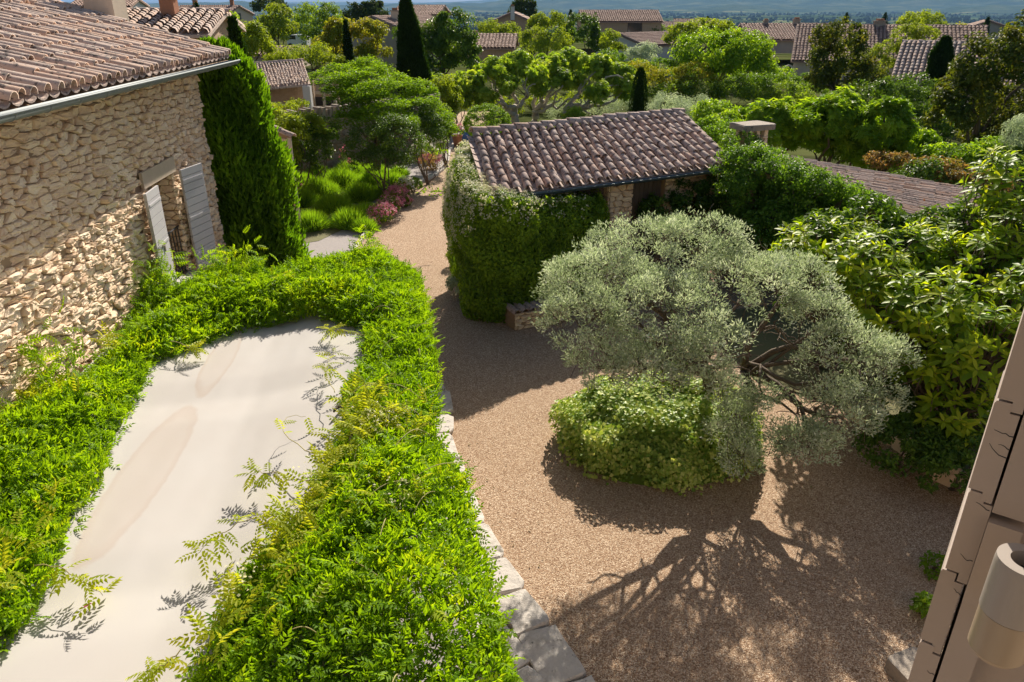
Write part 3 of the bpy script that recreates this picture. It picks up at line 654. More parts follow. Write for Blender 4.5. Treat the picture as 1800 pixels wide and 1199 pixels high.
MB().obox(W0 + wd_ * (o0 - .08) - wn * .42 + np.array([0, 0, zs - .09]), wd_ * (o1 - o0 + .16), (0, 0, .085), wn * .50).build('sill', 'stone_pale', wf)
rubble(wf, W0 + wd_ * (o1 - .0) - wn * .40 + np.array([0, 0, zs]), wn, np.array([0, 0, 1.0]), -wd_, .40, zl - zs, .20, .095, 'stone', keep=60, depth=.02, seed=8, piece='reveal_stone')
rl = MB(); ra = W0 + wd_ * o0 - wn * .06; zr = zs + .78
rl.tube([ra + [0, 0, zr], ra + wd_ * (o1 - o0) + [0, 0, zr]], .014, 6); rl.tube([ra + [0, 0, zs + .12], ra + wd_ * (o1 - o0) + [0, 0, zs + .12]], .01, 6)
for q in np.linspace(.06, .94, 8): rl.tube([ra + wd_ * (o1 - o0) * q + [0, 0, zs + .02], ra + wd_ * (o1 - o0) * q + [0, 0, zr]], .009, 6)
rl.build('guard_rail', 'dark_metal', wf)
def shutter(s0, s1, z0, z1, swing, hinge_at, lab):
    d = unit(wd_ * math.cos(swing) + wn * math.sin(swing)) if hinge_at == 's0' else unit(-wd_ * math.cos(swing) + wn * math.sin(swing))
    p = W0 + wd_ * (s0 if hinge_at == 's0' else s1) + wn * .10; wdt = s1 - s0; nn_ = np.cross(d, [0, 0, 1]); nn_ = nn_ if np.dot(nn_, wn) > 0 else -nn_
    root = bpy.data.objects.new('shutter', None); COL.objects.link(root); root.parent = hs; root['label'] = lab
    n = int(round((z1 - z0) / .125)); hh = (z1 - z0) / n
    for k in range(n): MB().obox(p + np.array([0, 0, z0 + k * hh + .004]), d * wdt, (0, 0, hh - .008), nn_ * .028, rng.uniform(0, 1)).build('board', 'shutter_grey', root)
    bt = MB()
    for q in (.02, wdt - .09): bt.obox(p + d * q - nn_ * .024 + np.array([0, 0, z0 + .02]), d * .07, (0, 0, z1 - z0 - .04), nn_ * .022)
    bt.build('batten', 'shutter_grey', root)
    hg = MB()
    for q in (.16, .52, .88): hg.obox(p + d * .01 + nn_ * .029 + np.array([0, 0, z0 + (z1 - z0) * q]), d * wdt * .92, (0, 0, .035), nn_ * .008)
    hg.build('hinge_strap', 'shutter_grey', root)
    return root, p, d, nn_
rt, p_, d_, n_ = shutter(sh0, sh1, zs - .05, zl - .0, R(4), 's1', 'grey shutter folded back on the near side of the window')
lt = MB(); q_ = p_ + d_ * (sh1 - sh0) * .45 + n_ * .03 + np.array([0, 0, zs + .82]); lt.obox(q_, d_ * .10, (0, 0, .03), n_ * .02); lt.obox(q_ + np.array([0, 0, -.10]), d_ * .025, (0, 0, .10), n_ * .018); lt.build('latch', 'hinge_grey', rt)
shutter(o1 + .04, o1 + .04 + (sh1 - sh0) * 1.05, zs - .02, zl + .02, R(14), 's0', 'blue grey shutter on the far side of the window in shade')
# roof: eave, gutter, tiles
eo = .42; ez = 5.17; pitch = .29; S_G = 14.3
E0, E1 = W0 + wd_ * 3.5 + wn * eo + [0, 0, ez], W0 + wd_ * S_G + wn * eo + [0, 0, ez]
run = 7.6; R0, R1 = E0 - wn * run + [0, 0, run * pitch], E1 - wn * run + [0, 0, run * pitch]
rf = MB().add([E0 - [0, 0, .06], E1 - [0, 0, .06], R1 - [0, 0, .06], R0 - [0, 0, .06], E0 - [0, 0, .14], E1 - [0, 0, .14], R1 - [0, 0, .14], R0 - [0, 0, .14]], np.array([[0, 1, 2, 3], [7, 6, 5, 4], [0, 4, 5, 1], [1, 5, 6, 2], [2, 6, 7, 3]])).build('roof', 'mortar', hs)
tiled(rf, E0, E1, R1, R0, 46, 22, 'tile', keep=300, visible=in_view(50), seed=4, wob=.016)
ridge_tiles(rf, E1 + wn * .02 + wd_ * .02, R1 + wd_ * .02, 22, .21, 'tile', 'verge_tile')
cor = MB()                                                        # genoise-like eave course under the tiles
for k in range(52):
    s = 3.5 + k * .21; c = W0 + wd_ * s + wn * .12 + [0, 0, ez - .10]; a = np.linspace(0, math.pi, 6)
    ring = [c + wd_ * .085 * math.cos(q) + np.array([0, 0, .075 * math.sin(q)]) for q in a]; V = np.array([r - wn * .12 for r in ring] + [r + wn * .16 for r in ring]); i = np.arange(5)
    cor.add(V, np.stack([i, i + 1, 6 + i + 1, 6 + i], 1), rng.uniform(0, 1))
cor.build('eave_course', 'tile', hs)
g0, g1 = W0 + wd_ * 2.5 + wn * (eo + .10) + [0, 0, ez - .03], W0 + wd_ * (S_G + .12) + wn * (eo + .10) + [0, 0, ez - .06]
def gutter(parent, a, b, out, r, mat, nseg=12):
    a, b, out = np.array(a), np.array(b), np.array(out); an = np.linspace(-math.pi * 1.02, .02, 9)
    pr = [(r * math.cos(q), r * math.sin(q)) for q in an] + [(.86 * r * math.cos(q), .86 * r * math.sin(q)) for q in an[::-1]]
    V = np.array([p + out * x + np.array([0, 0, z]) for p in (a, b) for x, z in pr]); n = len(pr); i = np.arange(n); j = (i + 1) % n
    g = MB().add(V, [np.stack([i, j, n + j, n + i], 1), np.arange(n)[None], (np.arange(n) + n)[None, ::-1]]); g.tube([a + out * r, b + out * r], r * .16, 6)
    go = g.build('gutter', mat, parent, smooth=True)
    for q in np.linspace(.04, .96, nseg):
        p = a + (b - a) * q; ring = [p + out * 1.03 * r * math.cos(e) + np.array([0, 0, 1.03 * r * math.sin(e)]) for e in np.linspace(-math.pi, 0, 9)]; MB().tube(ring, .006, 5).build('bracket', mat, go)
gutter(hs, g0, g1, wn, .075, 'zinc', 18)
# far gable end and rendered chimney of the same house
gb = MB(); c0 = W0 + wd_ * S_END - wn * .0; gb.add([(c0 + wn * bk)[:2].tolist() + [0], (c0 - wn * 7)[:2].tolist() + [0], (c0 - wn * 7)[:2].tolist() + [5.1 + 7 * pitch], (c0 + wn * bk)[:2].tolist() + [5.16]], np.array([[0, 1, 2, 3]])); gb.build('gable_wall', 'brickwork', hs)
ch = PY(187, 20, 14.6); cb_ = MB(); cb_.box((ch[0], ch[1], ch[2] - .1), (.52, .5, 1.5)); cb_.box((ch[0], ch[1], ch[2] + .66), (.62, .6, .08)); cb_.build('chimney', 'render_cream', hs)
seat(hs, (*(W0 + wd_ * 8)[:2], 0))

# ================================================================== PERGOLA, SHADE SAIL, WISTERIA
CZ = 2.05
pg = thing('pergola', 'steel pergola under the wisteria carrying the cream shade canopy', 'pergola')
cpx = [(-120, 1300), (-60, 1020), (215, 620), (330, 575), (640, 540), (690, 560), (640, 700), (560, 900), (330, 1300)]
bx0, bx1 = -4.75, -1.0
for x, y in ((-1.75, 11.2), (-1.3, 7.6), (-.8, 3.4)): MB().tube([(x, y, 0), (x, y, CZ - .2)], .05, 8).build('post', 'dark_metal', pg)
for (xa, ya, xb, yb) in ((-1.75, 11.2, -.6, 1.5), (-4.9, 11.2, -1.75, 11.2), (-4.75, 7.6, -1.3, 7.6), (-4.6, 3.4, -.8, 3.4)): MB().tube([(xa, ya, CZ - .24), (xb, yb, CZ - .24)], .035, 6).build('beam', 'dark_metal', pg)
seat(pg, (-.9, 7.6, 0))
def canopy():
    m, t, b = base_mat('canopy_cloth')
    # cloth shows rain stains: ring-edged, rusty; wide pale creases
    g = pos(t); mp = t.nodes.new('ShaderNodeSeparateXYZ'); t.links.new(g, mp.inputs[0])
    c = mixc(t, thresh(t, noise(t, .8, 3), .3, .75), (.47, .455, .44), (.44, .415, .395))
    def stain(cx, cy, rx, ry, ang, c, col, ring, amt):
        ve = t.nodes.new('ShaderNodeMapping'); ve.vector_type = 'TEXTURE'; ve.inputs['Location'].default_value = (cx, cy, 0); ve.inputs['Rotation'].default_value = (0, 0, ang); ve.inputs['Scale'].default_value = (rx, ry, 1)
        nz = t.nodes.new('ShaderNodeTexNoise'); nz.inputs['Scale'].default_value = 3.5; t.links.new(g, nz.inputs['Vector'])
        ad = t.nodes.new('ShaderNodeMix'); ad.data_type = 'VECTOR'; ad.inputs[0].default_value = .06; t.links.new(g, ad.inputs[4]); t.links.new(nz.outputs['Color'], ad.inputs[5])
        t.links.new(g, ve.inputs[0]); fl = t.nodes.new('ShaderNodeVectorMath'); fl.operation = 'MULTIPLY'; fl.inputs[1].default_value = (1, 1, 0); t.links.new(ve.outputs[0], fl.inputs[0])
        le = t.nodes.new('ShaderNodeVectorMath'); le.operation = 'LENGTH'; t.links.new(fl.outputs[0], le.inputs[0]); dd = math_node(t, 'ADD', le.outputs['Value'], math_node(t, 'MULTIPLY', math_node(t, 'SUBTRACT', noise(t, 5, 3), .5), .25))
        inn = math_node(t, 'SUBTRACT', 1.0, thresh(t, dd, .80, 1.0)); c = mixc(t, math_node(t, 'MULTIPLY', inn, amt), c, col)
        rg_ = math_node(t, 'MULTIPLY', math_node(t, 'SUBTRACT', 1.0, thresh(t, dd, .93, 1.02)), thresh(t, dd, .74, .92)); return mixc(t, math_node(t, 'MULTIPLY', rg_, .32), c, ring)
    s1 = P(388, 630, CZ); s2 = P(255, 830, CZ)
    c = stain(s1[0], s1[1], .17, .95, R(6), c, (.43, .37, .32), (.38, .28, .21), .3)
    c = stain(s2[0], s2[1], .24, 1.35, R(4), c, (.43, .37, .32), (.38, .29, .235), .4)
    t.links.new(c, b.inputs['Base Color']); b.inputs['Roughness'].default_value = .85; b.inputs['Specular IOR Level'].default_value = .15
    wv = t.nodes.new('ShaderNodeTexWave'); wv.inputs['Scale'].default_value = 1.1; wv.inputs['Distortion'].default_value = 4; t.links.new(g, wv.inputs['Vector']); bump(t, b, wv.outputs['Fac'], .12, .03)
    nx, ny = 60, 110; X, Y = np.meshgrid(np.linspace(0, 1, nx), np.linspace(1.2, 11.0, ny), indexing='ij'); X = (-4.45 - .07 * Y) * (1 - X) + X * (-.65 - .115 * (Y - 2))
    cr_ = P(455, 640, CZ); cl = P(240, 1190, CZ); dv = unit((cl - cr_)[:2]); dist = (X - cr_[0]) * dv[1] - (Y - cr_[1]) * dv[0]          # long fold down the middle
    Z = CZ + .075 * np.abs(dist + .05) - .05 + .006 * np.sin(Y * 1.3 + X) + .004 * np.sin(X * 7 + Y * .8)
    for (qx, qy) in ((430, 690), (250, 1030)):
        c_ = P(qx, qy, CZ); s_ = (Y - c_[1]) - .35 * (X - c_[0]); Z -= .028 * np.clip(1 - np.abs(s_) / .5, 0, 1)
    i, j = np.meshgrid(np.arange(nx - 1), np.arange(ny - 1), indexing='ij'); Fc = np.stack([i * ny + j, (i + 1) * ny + j, (i + 1) * ny + j + 1, i * ny + j + 1], -1).reshape(-1, 4)
    V = np.stack([X, Y, Z], -1).reshape(-1, 3); n = len(V)
    MB().add(np.concatenate([V, V - [0, 0, .006]]), [Fc, Fc[:, ::-1] + n]).build('shade_canopy', m, smooth=True, label='cream cloth shade canopy with rusty stains stretched inside the wisteria', cat='canopy')
    co_ = bpy.data.objects['shade_canopy']
    for j_ in ():
        a_ = np.stack([X[:, j_], Y[:, j_], Z[:, j_] + .002], 1); b_s = np.stack([X[:, j_ + 1], Y[:, j_ + 1], Z[:, j_ + 1] + .002], 1); b_s = a_ + (b_s - a_) * .35; k_ = np.arange(nx - 1)
        MB().add(np.concatenate([a_, b_s]), np.stack([k_, k_ + 1, nx + k_ + 1, nx + k_], 1)).build('seam', m, co_, smooth=True)
canopy()
VZ = CZ + .28
vout = [(-160, 760), (60, 690), (130, 655), (185, 600), (215, 560), (228, 495), (262, 488), (300, 500), (330, 478), (380, 462), (470, 462), (520, 446), (600, 440), (640, 436), (670, 428), (690, 440), (735, 462), (750, 520), (766, 590), (768, 690), (760, 745), (800, 790), (824, 830), (838, 900), (856, 965), (880, 1060), (912, 1199), (925, 1320),
        (320, 1320), (325, 1190), (340, 1120), (390, 1050), (405, 985), (475, 925), (550, 850), (580, 770), (606, 720), (598, 655), (632, 615), (640, 552), (560, 528), (500, 532), (440, 545), (380, 562), (320, 586), (258, 612), (228, 670), (192, 735), (165, 815), (118, 865), (85, 955), (40, 1040), (0, 1085), (-160, 1220)]
def wisteria():
    v = thing('wisteria_vine', 'bright green wisteria spreading over the pergola round the cream canopy', 'vine')
    vw = [tuple(P(x, y, VZ)[:2]) for x, y in vout]
    N = 240000; q = np.stack([rng.uniform(-5.6, .4, N), rng.uniform(2.0, 13.6, N)], 1)
    k = inpoly(q, vw); q = q[k]; d = dist_poly(q, vw)
    q = q[(q[:, 0] > -WA - WK * q[:, 1] + .04)]; d = dist_poly(q, vw)
    # how far it bulges: thin at the rim, bushy inside
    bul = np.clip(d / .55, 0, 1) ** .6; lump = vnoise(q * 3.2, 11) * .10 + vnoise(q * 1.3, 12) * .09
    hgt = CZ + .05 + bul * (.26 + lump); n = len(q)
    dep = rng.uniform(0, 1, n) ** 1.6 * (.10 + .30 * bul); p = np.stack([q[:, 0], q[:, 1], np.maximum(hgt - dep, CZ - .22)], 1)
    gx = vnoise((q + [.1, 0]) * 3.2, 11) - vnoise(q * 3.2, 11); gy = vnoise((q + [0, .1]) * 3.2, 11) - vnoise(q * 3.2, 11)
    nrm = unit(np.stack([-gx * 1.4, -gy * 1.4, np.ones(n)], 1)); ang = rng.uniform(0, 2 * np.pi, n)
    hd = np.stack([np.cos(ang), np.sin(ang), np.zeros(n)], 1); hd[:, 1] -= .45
    dr = unit(hd * .8 + nrm * rng.uniform(.25, 1.3, n)[:, None]); tt = np.clip(.42 + 1.5 * lump + .16 * vnoise(q * .9, 14) + .12 * vnoise(q * 7, 15) + rng.normal(0, .17, n) - dep * .6, 0, 1)  # lumps, hollows and depth shift the leaf tint: shading put into colour
    kk = rng.permutation(n)[:13500]
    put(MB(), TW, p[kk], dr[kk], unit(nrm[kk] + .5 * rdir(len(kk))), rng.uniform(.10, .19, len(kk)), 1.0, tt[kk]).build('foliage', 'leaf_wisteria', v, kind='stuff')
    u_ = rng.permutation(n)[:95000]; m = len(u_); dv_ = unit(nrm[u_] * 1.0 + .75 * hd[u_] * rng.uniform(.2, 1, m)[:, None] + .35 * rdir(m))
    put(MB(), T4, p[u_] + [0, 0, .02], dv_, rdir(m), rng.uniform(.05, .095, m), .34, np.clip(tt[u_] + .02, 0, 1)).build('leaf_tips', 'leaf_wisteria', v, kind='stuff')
    # yellow young shoots
    ys = []
    spots = [(40, 700, .5), (60, 1000, .35), (620, 770, .5), (660, 760, .3), (700, 745, .35), (700, 880, .3), (430, 1000, .5), (350, 1120, .4), (540, 900, .35), (60, 660, .3), (500, 500, .2), (640, 700, .3), (480, 940, .3), (190, 605, .2), (330, 1060, .3), (120, 890, .2), (590, 830, .5)]
    for x, y, r in spots:
        c = P(x, y, VZ); m = int(130 * r); e = rng.normal(size=(m, 2)) * r * .5; pp = np.stack([c[0] + e[:, 0], c[1] + e[:, 1], np.full(m, VZ) + rng.uniform(-.05, .13, m)], 1); ys.append(pp)
    ys = np.concatenate(ys); ys = ys[inpoly(ys[:, :2], vw)]; m = len(ys); hd = rdir(m); hd[:, 2] = np.abs(hd[:, 2]) * .8 + .1
    put(MB(), TW, ys, hd, unit(np.array([0, 0, 1.0]) + .5 * rdir(m)), rng.uniform(.13, .22, m), 1.0, rng.uniform(0, 1, m)).build('young_shoots', 'leaf_wisteria_young', v, kind='stuff')
    # twining stems and loose shoots reaching over the cloth, with their leaves
    lf = MB(); st = MB()
    shoots = [((555, 800), (470, 760), (488, 720), (540, 735)), ((560, 850), (470, 835), (440, 810), (445, 855)), ((480, 905), (400, 915), (365, 960), (345, 975)), ((60, 995), (110, 985), (150, 1030), (180, 1045)), ((610, 700), (520, 675), (515, 680), (510, 678)), ((330, 1060), (270, 1080), (240, 1120), (235, 1125)), ((330, 1140), (280, 1170), (265, 1185), (262, 1183)), ((30, 1040), (0, 1090), (20, 1100), (60, 1080)), ((640, 590), (600, 580), (585, 585), (570, 572)), ((590, 690), (570, 668), (562, 640), (590, 620)), ((180, 830), (195, 825), (185, 815), (200, 800)), ((300, 600), (330, 606), (335, 620), (350, 610))]
    for k, sh in enumerate(shoots):
        if k in (4, 5, 7, 10): continue
        zz = [VZ - .02, CZ + .22, CZ + .20, CZ + .14]; c = np.array([P(x, y, z) for (x, y), z in zip(sh, zz)]); t = np.linspace(0, 1, 14)[:, None]
        cu = (1 - t) ** 3 * c[0] + 3 * (1 - t) ** 2 * t * c[1] + 3 * (1 - t) * t * t * c[2] + t ** 3 * c[3]; cu = cu + rng.normal(0, .008, cu.shape); MB().tube(cu, np.linspace(.005, .002, 14), 5).build('tendril', 'stem_green', v, smooth=True)
        m = 15 if k else 4; ii = rng.integers(4, 14, m); dd = rdir(m); dd[:, 2] = dd[:, 2] * .35 - .05
        put(lf, TW, cu[ii], dd, unit(np.array([0, 0, 1.0]) + .4 * rdir(m)), rng.uniform(.12, .20, m), 1.0, rng.uniform(0, .8, m))
    for k in range(26):
        x, y = [(rng.uniform(640, 760), rng.uniform(500, 760)), (rng.uniform(400, 800), rng.uniform(820, 1180))][k % 2]; a = P(x, y, VZ + .05)
        if not inpoly(np.array([[x, y]]), vout)[0]: continue
        e = rng.normal(size=2) * .4; b2 = a + np.array([e[0] - .1, e[1], rng.uniform(.0, .08)])
        if not inpoly(b2[None, :2], vw)[0]: continue
        pp, rr = limb(a - [0, 0, .1], b2, .005, .003, 12, .015, .22); MB().tube(pp, rr, 5).build('shoot', 'stem_green', v, smooth=True)
    lf.build('loose_leaves', 'leaf_wisteria_young', v, kind='stuff')
    # pale seed tassels
    tb = MB(); cs = [(650, 725), (668, 748), (690, 730), (640, 855), (690, 850), (700, 880), (655, 745), (540, 830), (420, 1010)]
    for x, y in cs:
        c = P(x, y, VZ + .12); m = 40; put(tb, T4, c + rng.normal(0, 1, (m, 3)) * [.07, .07, .04], rdir(m), rdir(m), .03, .7, .8)
    tb.build('seed_tassels', 'petal_cream', v, kind='stuff')
    for x, y in ((-1.7, 10.9), (-1.2, 7.4)):
        pp, rr = limb((x - .12, y, 0), (x - .25, y + .1, CZ), .045, .03, 9, .03); wd = MB().tube(pp, rr, 7)
        for k in range(4):
            pp, rr = limb((x - .25, y + .1, CZ), (x + rng.uniform(-.7, -.2), y + rng.uniform(-2, .2), CZ + .1), .03, .012, 7, .05); wd.tube(pp, rr, 6)
        wd.build('stem', 'bark', v, smooth=True)
    # runners climbing the house wall
    cl = MB()
    for x, y, r, m in ((255, 500, .32, 190), (60, 655, .30, 110), (195, 605, .14, 40), (370, 470, .2, 70), (430, 470, .25, 120), (640, 435, .2, 60)):
        c = PW(x, y) + wn * .18 if x < 370 else P(x, y, VZ + .1); e = rng.normal(size=(m, 3)) * r * [.45, .6, .7]; p2 = c + e; dd = rdir(m) + wn * .4
        put(cl, TW, p2, dd, unit(wn + .5 * np.array([0, 0, 1.0]) + .5 * rdir(m)), rng.uniform(.14, .22, m), 1.0, np.clip(rng.normal(.6, .2, m), 0, 1))
    cl.build('climbing_shoots', 'leaf_wisteria', v, kind='stuff')
    seat(v, (-.9, 7.4, 0))
wisteria()
for (x, y), lab in zip(((148, 1082), (46, 1092)), ('dark red fallen leaf on the canopy near the left shoot', 'dark dry fallen leaf on the canopy at the left edge')):
    c = P(x, y, CZ + .0); zz = CZ + .06; put(MB(), TL, np.array([[c[0], c[1], zz]]), np.array([[.5, .6, .1]]), np.array([[0, 0, 1.0]]), .07, .4, .2).build('fallen_leaf', 'petal_red', None, label=lab, cat='leaf', group='fallen leaves on the canopy')

# ================================================================== GARDEN SHED
ZE, ZR = 2.62, 3.38
sA, sB, sD, sC = P(862, 345, ZE), P(1290, 290, ZE), P(828, 238, ZR), P(1198, 200, ZR)   # eave left, eave right, ridge left, ridge right
sh = thing('garden_shed', 'low stone shed with brown plank doors and a dark ribbed tile roof', 'shed')
ed_ = unit((sB - sA) * [1, 1, 0]); ein = np.array([-ed_[1], ed_[0], 0.0]);                # along the eave, towards the ridge
V = np.array([sA, sB, sC, sD]); V0 = V - [0, 0, .05]; V1 = V - [0, 0, .13]
srf = MB().add(np.concatenate([V0, V1]), np.array([[0, 1, 2, 3], [7, 6, 5, 4], [0, 4, 5, 1], [1, 5, 6, 2], [2, 6, 7, 3], [3, 7, 4, 0]])).build('roof', 'tile_dark', sh)
tiled(srf, sA, sB, sC, sD, 26, 9, 'tile_dark', keep=300, seed=12, overlap=1.25)
ridge_tiles(srf, sD + [0, 0, .02], sC + [0, 0, .02], 17, .24, 'tile_dark')
f0 = sA + ein * .42 + ed_ * .25; f1 = sB + ein * .42 - ed_ * .1; b0 = sD * [1, 1, 0] + ed_ * .2 - ein * .1; b1 = sC * [1, 1, 0] - ed_ * .2 - ein * .1
def wallbox(mb, a, b, z0, z1, th, nin):
    a, b = np.array([a[0], a[1], z0]), np.array([b[0], b[1], z0]); mb.obox(a, b - a, (0, 0, z1 - z0), np.asarray(nin) * th)
PF = lambda x, y: PV(x, y, f0, ed_)
t_of = lambda x, y: float(np.dot(PF(x, y) - f0, ed_)); Lf = float(np.dot(f1 - f0, ed_))
d0, d1, d2, d3 = t_of(1002, 370), t_of(1066, 370), t_of(1104, 370), t_of(1165, 370)
swl = MB(); wallbox(swl, f0, f0 + ed_ * d0, 0, 2.52, .3, ein); wallbox(swl, f0 + ed_ * d3, f1, 0, 2.52, .3, ein); wallbox(swl, f0, b0, 0, 2.6, .3, ed_); wallbox(swl, b0, b1, 0, 3.2, .3, -ein); wallbox(swl, f1, b1, 0, 2.6, .3, -ed_)
swo = swl.build('wall', 'mortar', sh)
gt = MB().add([f0 + [0, 0, 2.5 - f0[2]], np.array([*b0[:2], 2.5]), np.array([*b0[:2], 3.22])], np.array([[0, 1, 2]])); gt.build('gable', 'mortar', sh)
rubble(swo, np.array([*(f0 + ed_ * d3)[:2], .2]) - ein * .001, ed_, np.array([0, 0, 1.0]), -ein, Lf - d3, 2.3, .34, .15, 'stone', keep=80, depth=.03, seed=21)
pr_ = MB(); wallbox(pr_, f0 + ed_ * d1 - ein * .10, f0 + ed_ * d2 - ein * .10, 0, 2.54, .3, ein); pro = pr_.build('pier', 'mortar', sh)
rubble(pro, np.array([*(f0 + ed_ * d1 - ein * .10)[:2], 0]), ed_, np.array([0, 0, 1.0]), -ein, d2 - d1, 2.54, .24, .13, 'stone', keep=90, depth=.03, seed=22)
rubble(pro, np.array([*(f0 + ed_ * d1 + ein * .2)[:2], 0]), -ein, np.array([0, 0, 1.0]), -ed_, .3, 2.54, .2, .13, 'stone', keep=50, depth=.02, seed=23)
for (a, b) in ((d0, d1), (d2, d3)):
    dr = bpy.data.objects.new('door', None); COL.objects.link(dr); dr.parent = sh; n = max(3, int((b - a) / .115))
    for k in range(n):
        p = f0 + ed_ * (a + (b - a) * k / n + .004) + ein * .12; MB().obox((p[0], p[1], .03), ed_ * ((b - a) / n - .008), (0, 0, 2.44), ein * .03, rng.uniform(0, 1)).build('plank', 'brown_wood', dr)
    p = f0 + ed_ * a + ein * .16; MB().obox((p[0], p[1], .03), ed_ * (b - a), (0, 0, 2.44), ein * .02).build('door_back', 'brown_wood', dr)
MB().obox(f0 + ed_ * d0 + ein * .1 + [0, 0, 2.46 - ZE], ed_ * (d3 - d0), (0, 0, .14), ein * .14).build('door_beam', 'brown_wood', sh)
gutter(sh, sA + ed_ * .35 - ein * .07 + [0, 0, -.04], sB - ein * .07 + [0, 0, -.06], -ein, .062, 'blue_metal', 22)
seat(sh, (*f0[:2], 0))

# star jasmine hedge wrapped round the near corner of the shed
def box_foliage(faces, N, thick=.16, lump=.09, seed=31):
    """faces: list of (origin, u, v, outward): leaves over lumpy panels"""
    ar = np.array([np.linalg.norm(np.cross(u, v)) for o, u, v, n in faces]); PP, NN, TT = [], [], []
    for (o, u, v, n), a in zip(faces, ar):
        m = int(N * a / ar.sum()); o, u, v, n = (np.asarray(q, float) for q in (o, u, v, n)); s = rng.uniform(-.02, 1.02, (m, 2)); p = o + s[:, :1] * u + s[:, 1:] * v
        lp = vnoise(p * 2.6, seed) * lump + vnoise(p * 6.5, seed + 1) * lump * .6; p = p + n * (lp - thick * rng.uniform(0, 1, m) ** 2)[:, None]
        nn = unit(n + .0 * p + np.array([0, 0, .15])); PP.append(p); NN.append(np.broadcast_to(nn, p.shape)); TT.append(lp * 1.6)
    return np.concatenate(PP), np.concatenate(NN), np.concatenate(TT)
def jasmine():
    v = thing('jasmine_hedge', 'dense clipped jasmine covering the near shed corner with cream blossom on top', 'climber')
    a = P(838, 590)[:2]; b_ = P(1010, 560)[:2]                                      # foot of the front face
    lft = P(778, 505)[:2]; back = P(795, 300)[:2]
    tz = 2.66; up = np.array([0, 0, 1.0]); A3 = lambda q, z: np.array([q[0], q[1], z])
    ta = PY(858, 352, a[1] + .9)
    A0 = A3(a, 0); A1 = A3(P(862, 366, 2.5)[:2], 2.52); B0 = A3(b_, 0); B1 = A3(P(1032, 362, 2.35)[:2], 2.32); L0 = A3(P(790, 520)[:2], 0); L1 = A3(P(797, 300, 2.75)[:2] , 2.75); L1b = A3(P(800, 400, 2.3)[:2], 2.2)
    D1 = sD + np.array([-.38, .2, -.25]); D0 = D1 * [1, 1, 0]; A1 = sA - ein * .35 + ed_ * .1 - [0, 0, .02]; B1 = A3((PF(1034, 362) - ein * .45)[:2], 2.36); L1 = sA - ed_ * .38 + ein * .1 - [0, 0, .06]
    A0 = A3((A1 - ein * .12)[:2], 0); B0 = A3((B1 - ein * .22)[:2], 0); L0 = A3((L1 - ed_ * .12)[:2], 0)
    path = np.array([A3(D0 + ed_ * .5 + ein * .2, D1[2]), A3(D0, D1[2]), A3(D0 * .5 + L0 * .5, D1[2] * .5 + L1[2] * .5), A3(L0, L1[2] + .05), A3(A0, A1[2] + .04), A3(A0 * .5 + B0 * .5, 2.52), A3(B0, B1[2]), A3(B0 + ed_ * .12 + ein * .7, B1[2] - .1)])
    for _ in range(3): path = np.concatenate([path[:1], np.stack([path[:-1] * .75 + path[1:] * .25, path[:-1] * .25 + path[1:] * .75], 1).reshape(-1, 3), path[-1:]])
    seg = np.linalg.norm(np.diff(path[:, :2], axis=0), axis=1); cs = np.concatenate([[0], np.cumsum(seg)]); tg = unit(np.gradient(path * [1, 1, 0], axis=0)); nr = np.stack([tg[:, 1], -tg[:, 0], 0 * tg[:, 0]], 1)
    if np.dot(nr[len(nr) // 2], ein) > 0: nr = -nr
    def skin(N, deep=.2):
        t = rng.uniform(0, cs[-1], N); q = np.stack([np.interp(t, cs, path[:, k]) for k in range(3)], 1); n = unit(np.stack([np.interp(t, cs, nr[:, k]) for k in range(3)], 1)); u = rng.uniform(0, 1.22, N)
        side = u < 1; z = np.minimum(u, 1) * q[:, 2]; b = np.stack([q[:, 0], q[:, 1], z], 1); b[~side] -= n[~side] * ((u[~side] - 1) / .22 * .5)[:, None]
        nn = np.where(side[:, None], n + np.array([0, 0, 1.0]) * np.clip((u - .9) * 6, 0, .6)[:, None], np.array([0, 0, 1.0]) + .3 * n); nn = unit(nn)
        lp = vnoise(b * 1.9, 31) * .13 + vnoise(b * 4.6, 32) * .075; bul = .20 * np.sin(np.pi * np.clip(u * .92 + .06, 0, 1)) * side
        return b + nn * (lp + bul - deep * rng.uniform(0, 1, N) ** 2)[:, None], nn, lp * 1.8, t / cs[-1], z / q[:, 2]
    p, n, tt, tq, zq = skin(44000); k = p[:, 2] > .02
    leaf_cloud(p[k], n[k], tt[k], .078, .56, T4, .3, tmean=.48, tvar=.26, lift=.7).build('foliage', 'leaf_jasmine', v, kind='stuff')
    inn = path[::4] - nr[::4] * .22; m = len(inn); core = MB().add(np.concatenate([inn * [1, 1, 0], inn - [0, 0, .22]]), np.array([[a_, a_ + 1, m + a_ + 1, m + a_] for a_ in range(m - 1)]), .05); core.build('dark_sheet', 'leaf_jasmine', v)  # solid sheet, not twigs: the hedge's inner shade put into a dark tint
    p, n, tt, tq, zq = skin(14000, .02); dens = np.clip(1.15 - np.abs(tq - .42) * 2.1, 0, 1) * np.clip((zq - .58 + .10 * vnoise(p * 2.2, 78)) * 3.2, 0, 1); dens = np.where(tq < .42, np.clip((zq - .45 + .12 * vnoise(p * 2.2, 78)) * 2.6, 0, 1), dens); dens = dens * np.where((tq > .5), np.clip((zq - .8) * 5, 0, 1) * np.clip(1.6 - tq * 1.6, 0, 1), 1); k = dens * .75 > rng.uniform(0, 1, len(p)); p, n = p[k] + n[k] * .05, n[k]
    m = 3; p = np.repeat(p, m, 0) + rng.normal(0, .022, (len(p) * m, 3)); n = np.repeat(n, m, 0)
    leaf_cloud(p, n, np.zeros(len(p)), .036, .9, T4, 0, tmean=.5).build('blossom', 'petal_cream', v, kind='stuff')
    st = MB(); lf = MB()
